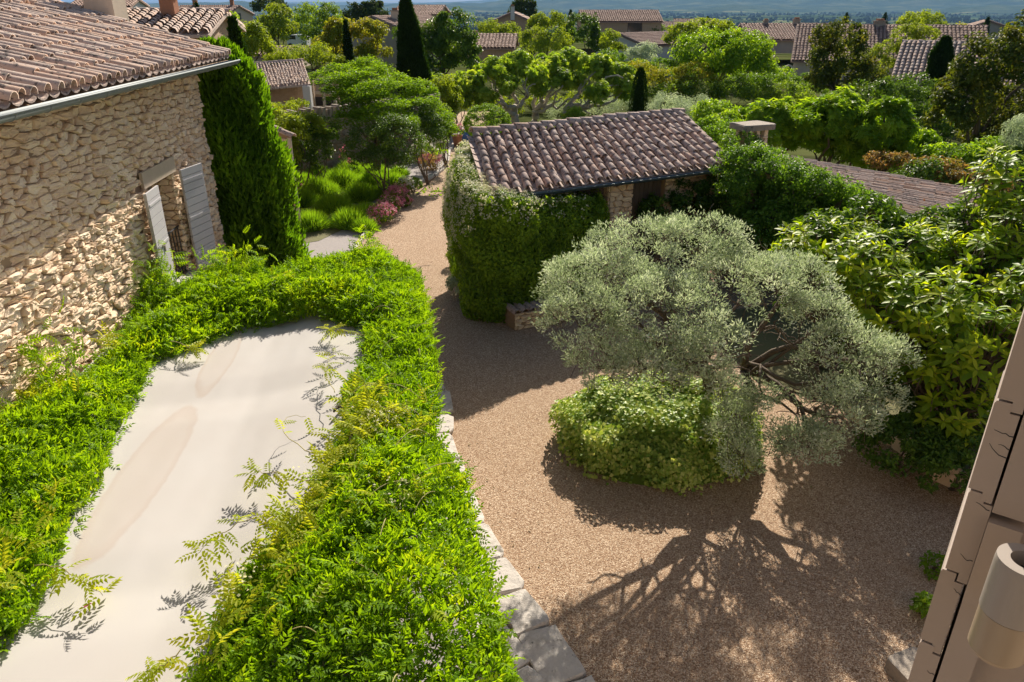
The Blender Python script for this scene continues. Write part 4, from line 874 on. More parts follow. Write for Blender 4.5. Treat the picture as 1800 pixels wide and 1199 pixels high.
    for q in (P(790, 415)[:2], P(792, 470)[:2], P(786, 500)[:2]):                  # sprigs that stick out over the lane
        a_ = A3(L0[:2] * .5 + D0[:2] * .5 if False else (q + [.35, .5]), 1.6 + rng.uniform(0, .6)); b2 = a_ + np.array([-.85, -.15, .1]); pp, rr = limb(a_, b2, .012, .005, 7, .04); MB().tube(pp, rr, 5).build('sprig', 'bark', v)
        m = 26; i = rng.integers(2, 7, m); put(lf, T4, pp[i] + rng.normal(0, .05, (m, 3)), rdir(m), rdir(m), .09, .55, rng.uniform(.3, .8, m))
    lf.build('sprig_leaves', 'leaf_jasmine', v, kind='stuff'); seat(v, A0)
    return A0, B0, L0, D0
jA, jB, jL, jD = jasmine()
for (x, y, r, lab, mt, z) in ((800, 512, .34, 'low grey green lavender bush at the foot of the jasmine hedge', 'leaf_olive', .26), (790, 462, .26, 'small yellow green bush at the lane side of the jasmine hedge', 'leaf_light', .2)):
    c = P(x + 14, y, .1); shrub('low_shrub', lab, [((c[0], c[1], z), (r, r, r * .8))], 1500, .06, mt, clump=.1)

# stone bench by the hedge, tiles laid along its top
bn = thing('stone_bench', 'low dry stone bench with dark tiles on top at the hedge foot', 'bench')
bq0, bq1 = P(905, 582), P(985, 566); bd = unit(bq1 - bq0); bi = np.array([-bd[1], bd[0], 0])
bm = MB().obox(bq0 + bi * .02, bd * 1.25, (0, 0, .36), bi * .45).build('core', 'mortar', bn)
rubble(bm, bq0 + bi * .02, bd, np.array([0, 0, 1.0]), -bi, 1.25, .36, .22, .065, 'stone', keep=60, depth=.03, seed=41)
for k in range(7):
    o = link('tile', tile_mesh('tile_dark', k), None, bn); p = bq0 + bd * (.06 + .18 * k) - bi * .03 + [0, 0, .37]; mm = Matrix.Identity(4)
    for r_ in range(3): mm[r_][0] = bd[r_] * .19; mm[r_][1] = bi[r_] * .5; mm[r_][2] = (0, 0, .16)[r_]; mm[r_][3] = p[r_]
    o.matrix_basis = mm
seat(bn, bq0)

# climber on the right half of the shed front and over the boundary wall
shrub('wall_climber', 'dark creeper hanging over the right half of the shed front', [(PF(x, y) - ein * .22, np.array(r)) for x, y, r in ((1150, 365, (.5, .28, .35)), (1200, 345, (.5, .28, .45)), (1250, 340, (.5, .3, .5)), (1215, 385, (.6, .3, .5)), (1275, 370, (.4, .4, .8)), (1180, 420, (.5, .3, .5)), (1250, 430, (.6, .35, .7)))], 15000, .085, 'leaf_dark', cat='climber', clump=.16, tmean=.3, base=(*(f0 + ed_ * 4.6 - ein * .2)[:2], 0))
bw = thing('boundary_wall', 'rough stone boundary wall hidden under creeper right of the shed', 'wall')
w0, w1 = sB[:2] + np.array([-.1, .2]), P(1480, 372, 2.0)[:2]; wdv = unit(np.array([*(w1 - w0), 0])); wnn = np.array([wdv[1], -wdv[0], 0]); wnn = wnn if wnn[1] < 0 else -wnn
bwo = MB().obox((*w0, 0), wdv * np.linalg.norm(w1 - w0), (0, 0, 2.3), -wnn * .35).build('core', 'mortar', bw); seat(bw, (*w0, 0))
cb = []
for x, y, z, r in ((1275, 240, 2.95, (.5, .5, .35)), (1300, 262, 2.85, (.5, .6, .4)), (1320, 300, 2.55, (.6, .6, .55)), (1350, 290, 2.7, (.5, .5, .35)), (1390, 318, 2.5, (.6, .5, .4)), (1430, 325, 2.45, (.5, .5, .35)), (1470, 345, 2.3, (.5, .5, .3)), (1340, 345, 2.1, (.6, .5, .6)), (1390, 365, 2.0, (.6, .5, .6)), (1310, 380, 1.6, (.5, .5, .8)), (1360, 410, 1.5, (.6, .5, .8)), (1430, 385, 1.9, (.6, .5, .6)), (1500, 362, 2.15, (.45, .4, .3)), (1410, 430, 1.3, (.7, .5, .9)), (1310, 430, 1.0, (.7, .5, .9)), (1540, 385, 2.0, (.4, .4, .3)), (1330, 285, 2.85, (.4, .35, .3)), (1370, 300, 2.8, (.45, .35, .3)), (1410, 318, 2.7, (.45, .35, .3)), (1450, 332, 2.6, (.45, .35, .3)), (1490, 350, 2.45, (.45, .35, .28)), (1530, 368, 2.3, (.4, .35, .25)), (1290, 300, 2.6, (.5, .5, .5)), (1440, 350, 2.2, (.5, .4, .5)), (1390, 335, 2.4, (.5, .4, .5)), (1300, 340, 2.2, (.5, .5, .6))):
    cb.append((P(x, y, z), np.array(r)))
shrub('creeper', 'glossy green creeper tumbling over the boundary wall right of the shed', cb, 46000, .075, 'leaf_creeper', cat='climber', clump=.18, tmean=.42, base=(*P(1360, 440, .4)[:2], 0))

# low roof behind the boundary wall, with its capped chimney
lr = thing('low_roofed_building', 'low building with pale ribbed tile roof behind the boundary creeper', 'building')
q00, q10, q11, q01 = P(1730, 425, 1.85), P(1720, 338, 2.05), P(1335, 268, 2.80), P(1318, 292, 2.80)
MB().add([q - [0, 0, .06] for q in (q00, q10, q11, q01)] + [q - [0, 0, .16] for q in (q00, q10, q11, q01)], np.array([[0, 1, 2, 3], [7, 6, 5, 4], [0, 4, 5, 1], [1, 5, 6, 2], [2, 6, 7, 3], [3, 7, 4, 0]])).build('roof_deck', 'mortar', lr)
tiled(lr, q00, q10, q11, q01, 24, 15, 'tile', keep=300, seed=51, wob=.014)
lw = MB(); wallbox(lw, q01 + [0, -.0, 0], q11, 0, 2.55, .2, unit([1, .2, 0])); wallbox(lw, q11, q10, 0, 1.7, .2, unit([-.2, -1, 0])); lw.build('wall', 'brickwork', lr)
cp = P(1318, 262, 2.80); cy = bpy.data.objects.new('chimney', None); COL.objects.link(cy); cy.parent = lr; yaw = R(24); cx_, sx_ = np.array([math.cos(yaw), math.sin(yaw), 0]), np.array([-math.sin(yaw), math.cos(yaw), 0])
ck = MB(); ck.obox(cp - cx_ * .3 - sx_ * .24 - [0, 0, .5], cx_ * .6, sx_ * .48, (0, 0, .82)); cko = ck.build('stack', 'mortar', cy)
rubble(cy, cp - cx_ * .3 - sx_ * .24 - [0, 0, .1], cx_, np.array([0, 0, 1.0]), -sx_, .6, .42, .2, .10, 'stone', keep=30, depth=.012, seed=52, rough=.01, piece='stone'); rubble(cy, cp + cx_ * .3 - sx_ * .24 - [0, 0, .1], sx_, np.array([0, 0, 1.0]), cx_, .48, .42, .2, .10, 'stone', keep=30, depth=.012, seed=53, rough=.01)
for a in (-1, 1):
    for b in (-1, 1): MB().obox(cp + cx_ * (.24 * a - .055) + sx_ * (.18 * b - .055) + [0, 0, .32], cx_ * .11, sx_ * .11, (0, 0, .2)).build('post', 'stone', cy)
MB().obox(cp - cx_ * .055 - sx_ * .235 + [0, 0, .32], cx_ * .10, sx_ * .10, (0, 0, .2)).build('post', 'stone', cy)
o = stone_slab(cy, cp, .92, .74, .085, yaw, 'stone_grey', cp[2] + .53 - .0, 'cap_slab')
seat(lr, (*q11[:2], 0))

# ================================================================== OLIVE TREE AND IVY
def olive():
    t = thing('olive_tree', 'silvery old olive tree spreading over the gravel court', 'tree'); bs = P(1240, 785); bs = np.array([bs[0], bs[1], 0.0])
    bl = [(PY(1070, 515, 9.0), (.88, .9, .52)), (PY(1150, 445, 9.7), (1.0, .8, .46)), (PY(1020, 565, 8.5), (.52, .5, .42)), (PY(1170, 555, 8.5), (.75, .7, .50)), (PY(1235, 425, 9.9), (.66, .6, .38)), (PY(1300, 515, 9.2), (.85, .8, .52)), (PY(1390, 500, 9.6), (.66, .7, .42)), (PY(1445, 565, 9.0), (.44, .45, .32)), (PY(1485, 640, 8.6), (.58, .6, .55)), (PY(1470, 725, 8.2), (.52, .5, .36)), (PY(1530, 690, 8.5), (.36, .45, .40)), (PY(1090, 625, 8.2), (.45, .42, .26)), (PY(1000, 500, 9.2), (.36, .4, .30)), (PY(1170, 625, 8.0), (.5, .4, .26)), (PY(1250, 600, 8.1), (.5, .4, .28)), (PY(1050, 640, 8.3), (.4, .4, .25)), (PY(1150, 655, 7.9), (.5, .4, .2)), (PY(1225, 650, 7.9), (.4, .35, .22)), (PY(1560, 640, 8.6), (.3, .35, .35)), (PY(1430, 780, 7.9), (.45, .35, .22))]
    bl = [(c, np.array(r)) for c, r in bl]
    p, n, tt = crown_pts(bl, 52000, .155, .70, low=-.35)
    lo = [(PY(1295, 740, 8.3), np.array((.36, .34, .40))), (PY(1270, 680, 8.3), np.array((.30, .28, .26))), (PY(1305, 800, 8.0), np.array((.28, .26, .25))), (PY(1340, 690, 8.4), np.array((.28, .26, .26))), (PY(1400, 775, 8.0), np.array((.5, .36, .22)))]
    p2, n2, t2 = crown_pts(lo, 8200, .15, .2, low=-.9); p = np.concatenate([p, p2]); n = np.concatenate([n, n2]); tt = np.concatenate([tt, t2 - .1])
    k = p[:, 2] > .25; p, n, tt = p[k], n[k], tt[k]; N = len(p)
    d = unit(.75 * n + .75 * rdir(N) + np.array([0, 0, .22])); mb = put(MB(), T4, p, d, unit(rdir(N) + .5 * n), rng.uniform(.036, .066, N), .30, np.clip(.46 + tt * 1.3 + rng.normal(0, .28, N), 0, 1)); mb.build('crown', 'leaf_olive', t, kind='stuff')
    # twigs
    tw = MB()
    for i in rng.integers(0, N, 900): tw.tube([p[i] - n[i] * .28 + rng.normal(0, .03, 3), p[i] - n[i] * .1, p[i] + d[i] * .05], [.006, .004, .002], 3, cap=False)
    tw.build('twigs', 'bark', t, kind='stuff')
    tk = MB(); a1 = bs + [-.12, .05, 0]; a2 = bs + [.16, .06, 0]; f1_ = bs + np.array([-.20, -.12, 1.35]); f2_ = bs + np.array([.42, .05, 1.25])
    pp, rr = limb(a1, f1_, .115, .085, 8, .05); rr = rr * (1 + .12 * rng.normal(size=8)); tk.tube(pp, rr, 9); pp, rr = limb(a2, f2_, .08, .06, 8, .05); tk.tube(pp, rr, 8); tk.build('trunk', 'bark', t, smooth=True)
    br = MB()
    def grow(a, c, r0, dep):
        pp, rr = limb(a, c, r0, r0 * .55, 7, .07, .05); br.tube(pp, rr, 6)
        if dep == 0: return
        for _ in range(3):
            k = rng.integers(3, 7); e = pp[k] + rdir(1)[0] * [.55, .5, .3] * (.7 if dep == 1 else 1) + [0, 0, .12]; grow(pp[k], e, rr[k] * .6, dep - 1)
    for i, (c, r) in enumerate(bl):
        f = f1_ if c[0] < bs[0] + .25 else f2_; grow(f, c - [0, 0, r[2] * .2], .034 if i % 3 else .05, 2)
    for c, r in lo: grow(f2_, c, .022, 0)
    br.build('branches', 'bark', t, smooth=True); seat(t, bs); return bs
ob = olive()
def ivy_mound():
    t = thing('ivy_mound', 'round mound of pale variegated ivy at the olive foot', 'ground cover'); c = P(1155, 782); N = 23000
    a = rng.uniform(0, 2 * np.pi, N); u = rng.uniform(0, 1, N); rx, ry, hz_ = 1.55, 1.25, .95
    th = np.arccos(u ** .8); lump = 1 + .10 * vnoise(np.stack([np.cos(a) * np.sin(th) * 3, np.sin(a) * np.sin(th) * 3, u * 2], 1), 61) + .05 * vnoise(np.stack([np.cos(a) * np.sin(th) * 9, np.sin(a) * np.sin(th) * 9, u * 6], 1), 62)
    rr = np.sin(th) ** .82; q = rng.uniform(.86, 1.0, N) * lump
    p = np.stack([c[0] + rx * rr * np.cos(a) * q, c[1] + ry * rr * np.sin(a) * q, hz_ * np.cos(th) ** .8 * q + .03], 1); n = unit(np.stack([np.cos(a) * np.sin(th), np.sin(a) * np.sin(th), np.cos(th) + .3], 1))
    leaf_cloud(p, n, (lump - 1) * 1.6, .06, .95, T4, .1, tmean=.66, tvar=.30, lift=.9).build('foliage', 'leaf_ivy', t, kind='stuff')
    co = [(.97, 0), (.90, .3), (.72, .62), (.42, .82), (.0, .9)]; m = MB().lathe([(r_ * .9, z * .88) for r_, z in co], (0, 0, 0), 18, .05); m.V[0] = m.V[0] * [rx, ry, 1] + [c[0], c[1], 0]; m.build('dark_dome', 'leaf_jasmine', t); seat(t, (c[0], c[1], 0))  # solid dome under the leaves, tinted dark for the shaded inside
ivy_mound()
c = P(1180, 668, .9); shrub('dark_bush', 'small dark green bush between ivy mound and olive trunk', [((c[0] + .1, c[1] + .25, .85), (.32, .3, .22))], 1800, .05, 'leaf_topiary', clump=.1, base=(c[0] + .1, c[1] + .25, 0))

# ================================================================== LOQUAT BORDER ON THE RIGHT
re_ = thing('border_edging', 'low dry stone edging along the loquat border in shade', 'stone edging')
epts = [P(x, y)[:2] for x, y in ((1500, 730), (1545, 765), (1600, 800), (1660, 845), (1740, 880), (1900, 980))]
for c, a, ln in along(epts, .36): stone_slab(re_, c, ln, .24, .20, a, 'stone'); stone_slab(re_, c + rng.normal(0, .03, 2), .30, .22, .13, a + .2, 'stone', .17)
seat(re_, (*epts[2], 0))
sheet('border_soil', [(p[0] + .1, p[1] + .1, 0) for p in epts[::-1]] + [(4.3, 11.5, 0), (3.8, 14.5, 0), (9, 16, 0), (11, 6, 0)], 'soil', z=.03, kind='structure')
for k_, (lab, bl_) in enumerate((('dense dark leaf mass behind the loquat tips beside the olive', [(1440, 470, 12.6, (.8, .6, .9)), (1500, 440, 13.2, (.9, .6, .9)), (1560, 520, 12.0, (.8, .6, 1.0)), (1600, 600, 11.2, (.7, .6, 1.0)), (1540, 610, 11.2, (.6, .5, .9)), (1620, 460, 12.8, (.9, .6, .9))]), ('dense dark leaf mass filling the right border edge', [(1700, 450, 12.6, (.9, .6, 1.0)), (1780, 480, 12.4, (.9, .6, 1.1)), (1720, 560, 11.4, (.8, .6, 1.0)), (1660, 640, 10.8, (.7, .6, .9)), (1800, 620, 11.0, (.8, .6, 1.0)), (1620, 700, 10.4, (.6, .5, .7)), (1740, 700, 10.4, (.8, .5, .8))]))):
    shrub('border_shrub', lab, [(PY(x, y, Y * .93), np.array(r)) for x, y, Y, r in bl_], 16000, .12, 'leaf_dark', clump=.22, low=-.8, base=((5.6, 12.2, 0), (7.4, 11.5, 0))[k_])
LQ = {}
def loquat_leaf(k):
    if k not in LQ:
        V = []; y = np.array([0, .3, .68, 1]); cur = -.28 * (k + 1) / 3; wdt = np.array([.03, .15, .165, .0]) * (.9 + .1 * k)
        for q, w_ in zip(y, wdt): V += [[-w_, q, cur * q * q + .05 * w_ / .17], [0, q, cur * q * q], [w_, q, cur * q * q + .05 * w_ / .17]]
        V = np.array(V); Fq = []
        for i in range(3):
            a = i * 3; Fq += [[a, a + 1, a + 4, a + 3], [a + 1, a + 2, a + 5, a + 4]]
        LQ[k] = (V, [np.array(Fq)[:, ::-1]])
    return LQ[k]
LQM = {}
def loquat(name, label, base, blobs, nros, leaf=.205, keep=100):
    t = thing(name, label, 'shrub', 'loquat shrubs in the right border'); items = []; nros = int(nros * 2.2); st = MB(); base = np.array(base, float)
    ar = np.array([r[0] * r[1] + r[0] * r[2] + r[1] * r[2] for c, r in blobs]); ar = ar / ar.sum()
    for (c, r), s_ in zip(blobs, ar):
        for _ in range(int(nros * s_)):
            d = rdir(1)[0]
            while d[2] < -.25: d = rdir(1)[0]
            tip = np.array(c) + d * np.array(r) * rng.uniform(.72, 1.04); ax = unit(d * .8 + np.array([0, 0, .75]) + rng.normal(0, .2, 3))
            pp, rr = limb(np.array(c) * .55 + base * .45 if rng.uniform() < .35 else np.array(c) - [0, 0, r[2] * .6], tip, .014, .006, 5, .06); st.tube(pp, rr, 5)
            m = rng.integers(7, 12); ph = rng.uniform(0, 6.28); x = unit(np.cross(ax, [.3, .9, .1])); y = np.cross(ax, x); young = rng.uniform(0, 1)
            for k in range(m):
                an = ph + k * 2.4; out = math.cos(an) * x + math.sin(an) * y; el = .95 - .12 * k; dd = unit(out + ax * el * .8); items.append((tip - ax * .015 * k, dd, unit(ax - dd * np.dot(ax, dd) + .15 * rdir(1)[0]), leaf * rng.uniform(.65, 1.15) * (1 if k > 2 else .75), np.clip(young * .6 + (.45 if k < 4 else .1) + rng.normal(0, .1), 0, 1), int(rng.integers(0, 3))))
    st.build('stem', 'bark', t, smooth=True)
    vis = in_view(0); sc = np.array([px_per_m(i[0]) * i[3] * (1.3 if i[0][2] > .9 else .6) * (1 if vis(i[0]) and i[0][1] > .4 else 0) for i in items]); order = np.argsort(-sc); rest = MB()
    for rank, q in enumerate(order):
        p, d, n, s, tn, k = items[q]; V, Fq = loquat_leaf(k); x = unit(np.cross(d, n)); n2 = np.cross(x, d)
        if rank < keep:
            kb_ = int(tn * 4.99)
            if (k, kb_) not in LQM: m_ = MB().add(V, Fq, (kb_ + .5) / 5).mesh('leaf', True); m_.materials.append(M['leaf_loquat']); LQM[(k, kb_)] = m_
            o = link('leaf', LQM[(k, kb_)], None, t); mm = Matrix.Identity(4)
            for r_ in range(3): mm[r_][0] = x[r_] * s; mm[r_][1] = d[r_] * s; mm[r_][2] = n2[r_] * s; mm[r_][3] = p[r_]
            o.matrix_basis = mm
        else: rest.add(p + s * (np.outer(V[:, 0], x) + np.outer(V[:, 1], d) + np.outer(V[:, 2], n2)), Fq, tn)
    rest.build('leaf_mass', 'leaf_loquat', t, smooth=True, kind='stuff'); seat(t, base)
loquat('loquat_shrub', 'large leaved loquat beside the olive crown with yellow green tips', (4.9, 10.6, 0), [(PY(1440, 440, 11.2), np.array((.7, .7, .5))), (PY(1520, 480, 10.6), np.array((.8, .7, .6))), (PY(1500, 430, 11.8), np.array((.8, .7, .45))), (PY(1570, 560, 9.8), np.array((.75, .7, .7))), (PY(1600, 450, 11.1), np.array((.7, .7, .5)))], 150)
loquat('loquat_shrub', 'tall loquat at the right edge with bare stems over the low roof', (6.8, 11.0, 0), [(PY(1690, 425, 11.5), np.array((.8, .7, .6))), (PY(1760, 340, 11.5), np.array((.55, .6, .7))), (PY(1620, 425, 12.4), np.array((.6, .6, .4))), (PY(1790, 450, 10.6), np.array((.7, .7, .9))), (PY(1720, 480, 10.4), np.array((.8, .7, .7)))], 140)
loquat('loquat_shrub', 'shaded loquat low in the border beside the foreground shutter', (5.9, 9.2, 0), [(PY(1660, 560, 9.5), np.array((.8, .7, .7))), (PY(1730, 620, 8.9), np.array((.7, .6, .7))), (PY(1640, 660, 9.1), np.array((.55, .55, .6))), (PY(1690, 730, 8.7), np.array((.6, .5, .5))), (PY(1800, 560, 9.3), np.array((.6, .6, .8)))], 130)
for x, y, lab in ((1620, 820, 'dark low bush under the loquats behind the stone edging'), (1720, 850, 'dark low bush in the border corner near the shutter')):
    c = P(x, y, .4); shrub('low_shrub', lab, [((c[0], c[1] + .4, .42), (.65, .5, .45))], 4200, .07, 'leaf_dark', clump=.14)
for x, y, r, lab in ((1640, 1010, .16, 'small green weed tuft peeping past the shutter edge'), (1618, 1085, .12, 'lower green weed tuft beside the shutter on the gravel')):
    c = P(x, y); shrub('weed_tuft', lab, [((c[0] + .06, c[1], .12), (r, r, .14))], 260, .07, 'leaf_topiary', cat='plant', clump=.06)
rk = P(1600, 1185); o = stone_slab(None, rk, .42, .34, .14, .4, 'stone_grey', 0, 'boulder'); tag(o, 'pale grey boulder on the gravel below the foreground shutter', 'rock')

# ================================================================== GARDEN ON THE LEFT OF THE LANE
sheet('lavender_bed', [P(x, y) for x, y in ((470, 440), (560, 425), (625, 395), (660, 350), (712, 322), (700, 300), (600, 290), (480, 290))], 'soil', z=.02, kind='structure')
cypress('cypress', 'big shaggy bright green cypress at the far corner of the stone house', (-5.25, 14.75, 0), 5.35, .98, 34000, 'leaf_cypress', .15, [(0, .68), (.1, .82), (.3, .92), (.55, .9), (.8, .74), (.92, .55), (1.0, .15)], (-.30, .1), tmean=.5, shag=.14)
c = PY(428, 130, 22.5); cypress('cypress', 'slim dark cypress spire rising behind the shaggy corner cypress', (c[0], c[1], -.1), 5.75, .42, 9000, 'leaf_darkcypress', .16, [(0, .9), (.3, 1), (.6, .8), (.85, .45), (1, .06)], (-.1, 0), shag=.08)
# annexe: narrow lit gable with tile coping
an = thing('stone_annexe', 'narrow sunlit stone gable with tiled coping beside the big cypress', 'building')
ax0 = P(532, 408)[:2]; a1 = np.array([ax0[0], ax0[1]]); zt = PY(494, 243, ax0[1])[2]; a0 = np.array([a1[0] - 2.6, a1[1] + .9]); adv = unit(np.array([*(a1 - a0), 0])); adn = np.array([adv[1], -adv[0], 0]); LA = np.linalg.norm(a1 - a0)
aw = MB().add([(*a0, 0), (*a1, 0), (*a1, zt), (*a0, zt + .95), (a0[0] - 1.3, a0[1] + 2.5, 0), (a1[0] - 1.3, a1[1] + 2.5, 0), (a1[0] - 1.3, a1[1] + 2.5, zt), (a0[0] - 1.3, a0[1] + 2.5, zt + .95)], np.array([[0, 1, 2, 3], [1, 5, 6, 2], [5, 4, 7, 6], [3, 2, 6, 7]])).build('wall', 'mortar', an)
rubble(aw, np.array([*a0, 0]), adv, np.array([0, 0, 1.0]), adn, LA - .12, zt - .02, .2, .10, 'stone', keep=150, depth=.03, seed=71)
MB().obox((*(a1 - adv[:2] * .12), 0), adv * .12, adn * .03, (0, 0, zt)).build('quoin', 'stone_pale', an)
n_ = 7
for k in range(n_):
    p = np.array([*a1, zt + .05]) + (np.array([*a0, zt + 1.0]) - np.array([*a1, zt + .05])) * (k / n_ - .03); o = link('coping_tile', tile_mesh('tile', k), None, an); y_ = unit(np.array([*a0, zt + 1.0]) - np.array([*a1, zt + .05])); x_ = adn; z_ = np.cross(x_, y_); z_ = z_ if z_[2] > 0 else -z_; mm = Matrix.Identity(4)
    for r_ in range(3): mm[r_][0] = x_[r_] * .24; mm[r_][1] = y_[r_] * .46; mm[r_][2] = z_[r_] * .2; mm[r_][3] = p[r_]
    o.matrix_basis = mm
seat(an, (*a1, 0))
# lavender clumps: each its own plant
lav = [(545, 392, .58), (615, 388, .60), (585, 362, .62), (528, 352, .62), (640, 372, .45), (562, 336, .70), (632, 343, .66), (672, 338, .42), (600, 318, .70), (655, 318, .60), (530, 322, .60), (690, 316, .45), (615, 300, .6), (660, 302, .5), (700, 303, .4), (640, 395, .35), (560, 305, .5)]
labs = ['nearest lavender clump by the cypress', 'nearest round lavender clump by the lane edging', 'middle front lavender clump', 'left lavender clump against the stone annexe', 'small lavender clump by the lower pink valerian', 'broad lavender clump in the bed middle', 'lavender clump left of the pink valerian', 'narrow lavender clump behind the pink valerian', 'broad lavender clump in the back half', 'back lavender clump before the evergreen dome', 'lavender clump beside the magenta flowers', 'lavender clump beside the white valerian', 'rear lavender clump in the wall shade', 'rear lavender clump under the evergreen dome', 'rearmost right lavender clump at the paved border', 'tiny lavender clump overhanging the edging', 'rearmost left lavender clump below the garden wall']
for (x, y, r), lab in zip(lav, labs):
    t = thing('lavender', lab, 'lavender', 'lavender clumps in the bed'); c = P(x, y, .2); N = int(9000 * r); r = r * 1.08; d = rdir(N); d[:, 2] = np.abs(d[:, 2]) * 1.1 + .12; d = unit(d); q = rng.uniform(.25, .95, N)
    p = c * [1, 1, 0] + d * (r * q)[:, None] * [1, 1, .75]; mb = put(MB(), TB, p, unit(d + [0, 0, .35]), rdir(N), rng.uniform(.14, .26, N), .06, np.clip(rng.normal(.5, .2, N), 0, 1)); mb.build('blades', 'leaf_lavender', t, kind='stuff')
    MB().lathe([(r * .62, 0), (r * .60, r * .25), (r * .4, r * .48), (.01, r * .56)], (c[0], c[1], 0), 12, .05).build('dark_dome', 'leaf_cypress', t); seat(t, c * [1, 1, 0])  # solid core in a darker leaf colour for the clump's inner shade
def flowering(name, lab, x, y, r, h, petals, nf, leafm='leaf_tree', z0=.0, nl=900, fs=.045, group='flowering border plants'):
    c = P(x, y, h * .5); t = thing(name, lab, 'flowers', group); bl = [((c[0], c[1], h * .5), (r, r, h * .5))]
    p, n, tt = crown_pts(bl, nl, r * .35, .3, low=-.9); k = p[:, 2] > .02; leaf_cloud(p[k], n[k], tt[k], .075, .5, T4, .1).build('foliage', leafm, t)
    st = MB()
    for _ in range(9):
        e = rdir(1)[0]; e[2] = abs(e[2]) + .4; pp, rr = limb((c[0], c[1], 0), np.array([c[0], c[1], 0]) + unit(e) * [r, r, h], .007, .004, 4, .05); st.tube(pp, rr, 4)
    st.build('stem', 'stem_green', t)
    heads = rdir(nf); heads[:, 2] = np.abs(heads[:, 2]); hp = np.array([c[0], c[1], h * .5]) + heads * [r, r, h * .55] * rng.uniform(.85, 1.12, (nf, 1)); m = 14; pp = np.repeat(hp, m, 0) + rng.normal(0, .032, (nf * m, 3)); leaf_cloud(pp, np.repeat(heads, m, 0), np.zeros(nf * m), fs, .9, T4, 0).build('blossom', petals, t); seat(t, (c[0], c[1], 0))
flowering('valerian', 'lower cushion of pink valerian at the lane edging', 672, 376, .40, .55, 'petal_pink', 70)
flowering('valerian', 'upper cushion of pink valerian nearest the white one', 694, 347, .38, .58, 'petal_pink', 65)
flowering('valerian', 'small pink valerian spilling over the lane edging', 712, 355, .22, .32, 'petal_pink', 26)
flowering('valerian', 'middle cushion of pink valerian along the lane edging', 684, 361, .36, .5, 'petal_pink', 60)
flowering('valerian', 'pale pink valerian tuft at the head of the row', 703, 338, .28, .5, 'petal_pink', 40)
flowering('valerian', 'white flowered valerian beside the small box ball', 712, 328, .30, .55, 'petal_white', 45)
flowering('valerian', 'magenta flowers at the foot of the stone annexe', 514, 332, .32, .55, 'petal_red', 40, 'leaf_dark')
flowering('valerian', 'little pink flower sprays at the lavender bed edge', 655, 392, .16, .30, 'petal_pink', 12)
flowering('rose_bush', 'tall white rose bush at the bend of the lane', 762, 250, .62, 1.15, 'petal_white', 60, 'leaf_tree', nl=2200, fs=.08)
flowering('rose_bush', 'smaller white rose bush under the evergreen dome', 745, 268, .5, .85, 'petal_white', 34, 'leaf_tree', nl=1500, fs=.07)
flowering('rose_bush', 'pink red spires below the white roses', 758, 285, .5, .6, 'petal_pink', 36, 'leaf_red', nl=900)
flowering('rose_bush', 'single pale pink bloom standing before the garden wall', 606, 290, .22, 1.35, 'petal_pink', 7, 'leaf_dark', nl=160, fs=.07)
c = P(728, 328, .2); shrub('box_ball', 'small clipped box ball at the end of the valerian row', [((c[0], c[1], .24), (.27, .27, .26))], 5200, .035, 'leaf_topiary', clump=.05, hollow=.93)
# garden wall with upright coping stones
gw = thing('garden_wall', 'weathered stone garden wall topped with upright stones behind the lavender', 'wall')
ga, gbp = PY(440, 222, 27.5), PY(640, 196, 31.5); gv = unit((gbp - ga) * [1, 1, 0]); gn = np.array([gv[1], -gv[0], 0]); gl = np.linalg.norm((gbp - ga)[:2]) + 4.5; gz = ga[2] + .02
gwo = MB().obox((ga[0], ga[1], -.1), gv * gl, (0, 0, gz + .1), -gn * .45).build('core', 'mortar', gw)
rubble(gwo, np.array([ga[0], ga[1], 0]), gv, np.array([0, 0, 1.0]), gn, gl, gz, .34, .16, 'stone_grey', keep=200, depth=.04, seed=81)
for k in range(int(gl / .125)):
    p = np.array([ga[0], ga[1], gz]) + gv * k * .125; h_ = rng.uniform(.22, .36); lean = gv * rng.normal(.06, .05); MB().obox(p + gn * rng.uniform(0, .05), gv * rng.uniform(.07, .11), np.array([0, 0, h_]) + lean, -gn * rng.uniform(.38, .48), rng.uniform(0, 1)).build('coping_stone', 'stone_grey', gw)
seat(gw, (ga[0], ga[1], 0))
def hb(x, y, Y, r): return (PY(x, y, Y), np.array(r, float))
shrub('wall_shrub', 'light green climbing shrub on the garden wall beside the annexe', [hb(510, 235, 25, (.6, .5, .5)), hb(535, 225, 26, (.7, .5, .5)), hb(500, 270, 25, (.5, .5, .8)), hb(480, 200, 26, (.3, .3, .2))], 7000, .10, 'leaf_light', clump=.2)
shrub('wall_shrub', 'dark green shrub against the garden wall behind the lavender', [hb(545, 265, 26, (.75, .5, .9)), hb(570, 235, 26.5, (.6, .5, .5)), hb(530, 290, 25.5, (.6, .5, .5))], 7000, .09, 'leaf_dark', clump=.2)
shrub('evergreen_dome', 'large dark rounded evergreen clipped into a dome behind the lavender', [hb(695, 250, 25, (.95, .9, .85)), hb(650, 262, 25.3, (.9, .8, .75)), hb(670, 285, 24.6, (1.1, .7, .4))], 13000, .07, 'leaf_dark', clump=.2, tmean=.36, base=(*PY(680, 290, 25)[:2], 0))
shrub('evergreen_dome', 'dark shadowed evergreen between dome and white roses', [hb(735, 225, 27.5, (.75, .7, .8)), hb(760, 235, 27, (.5, .5, .6))], 6000, .07, 'leaf_dark', clump=.2, tmean=.25)
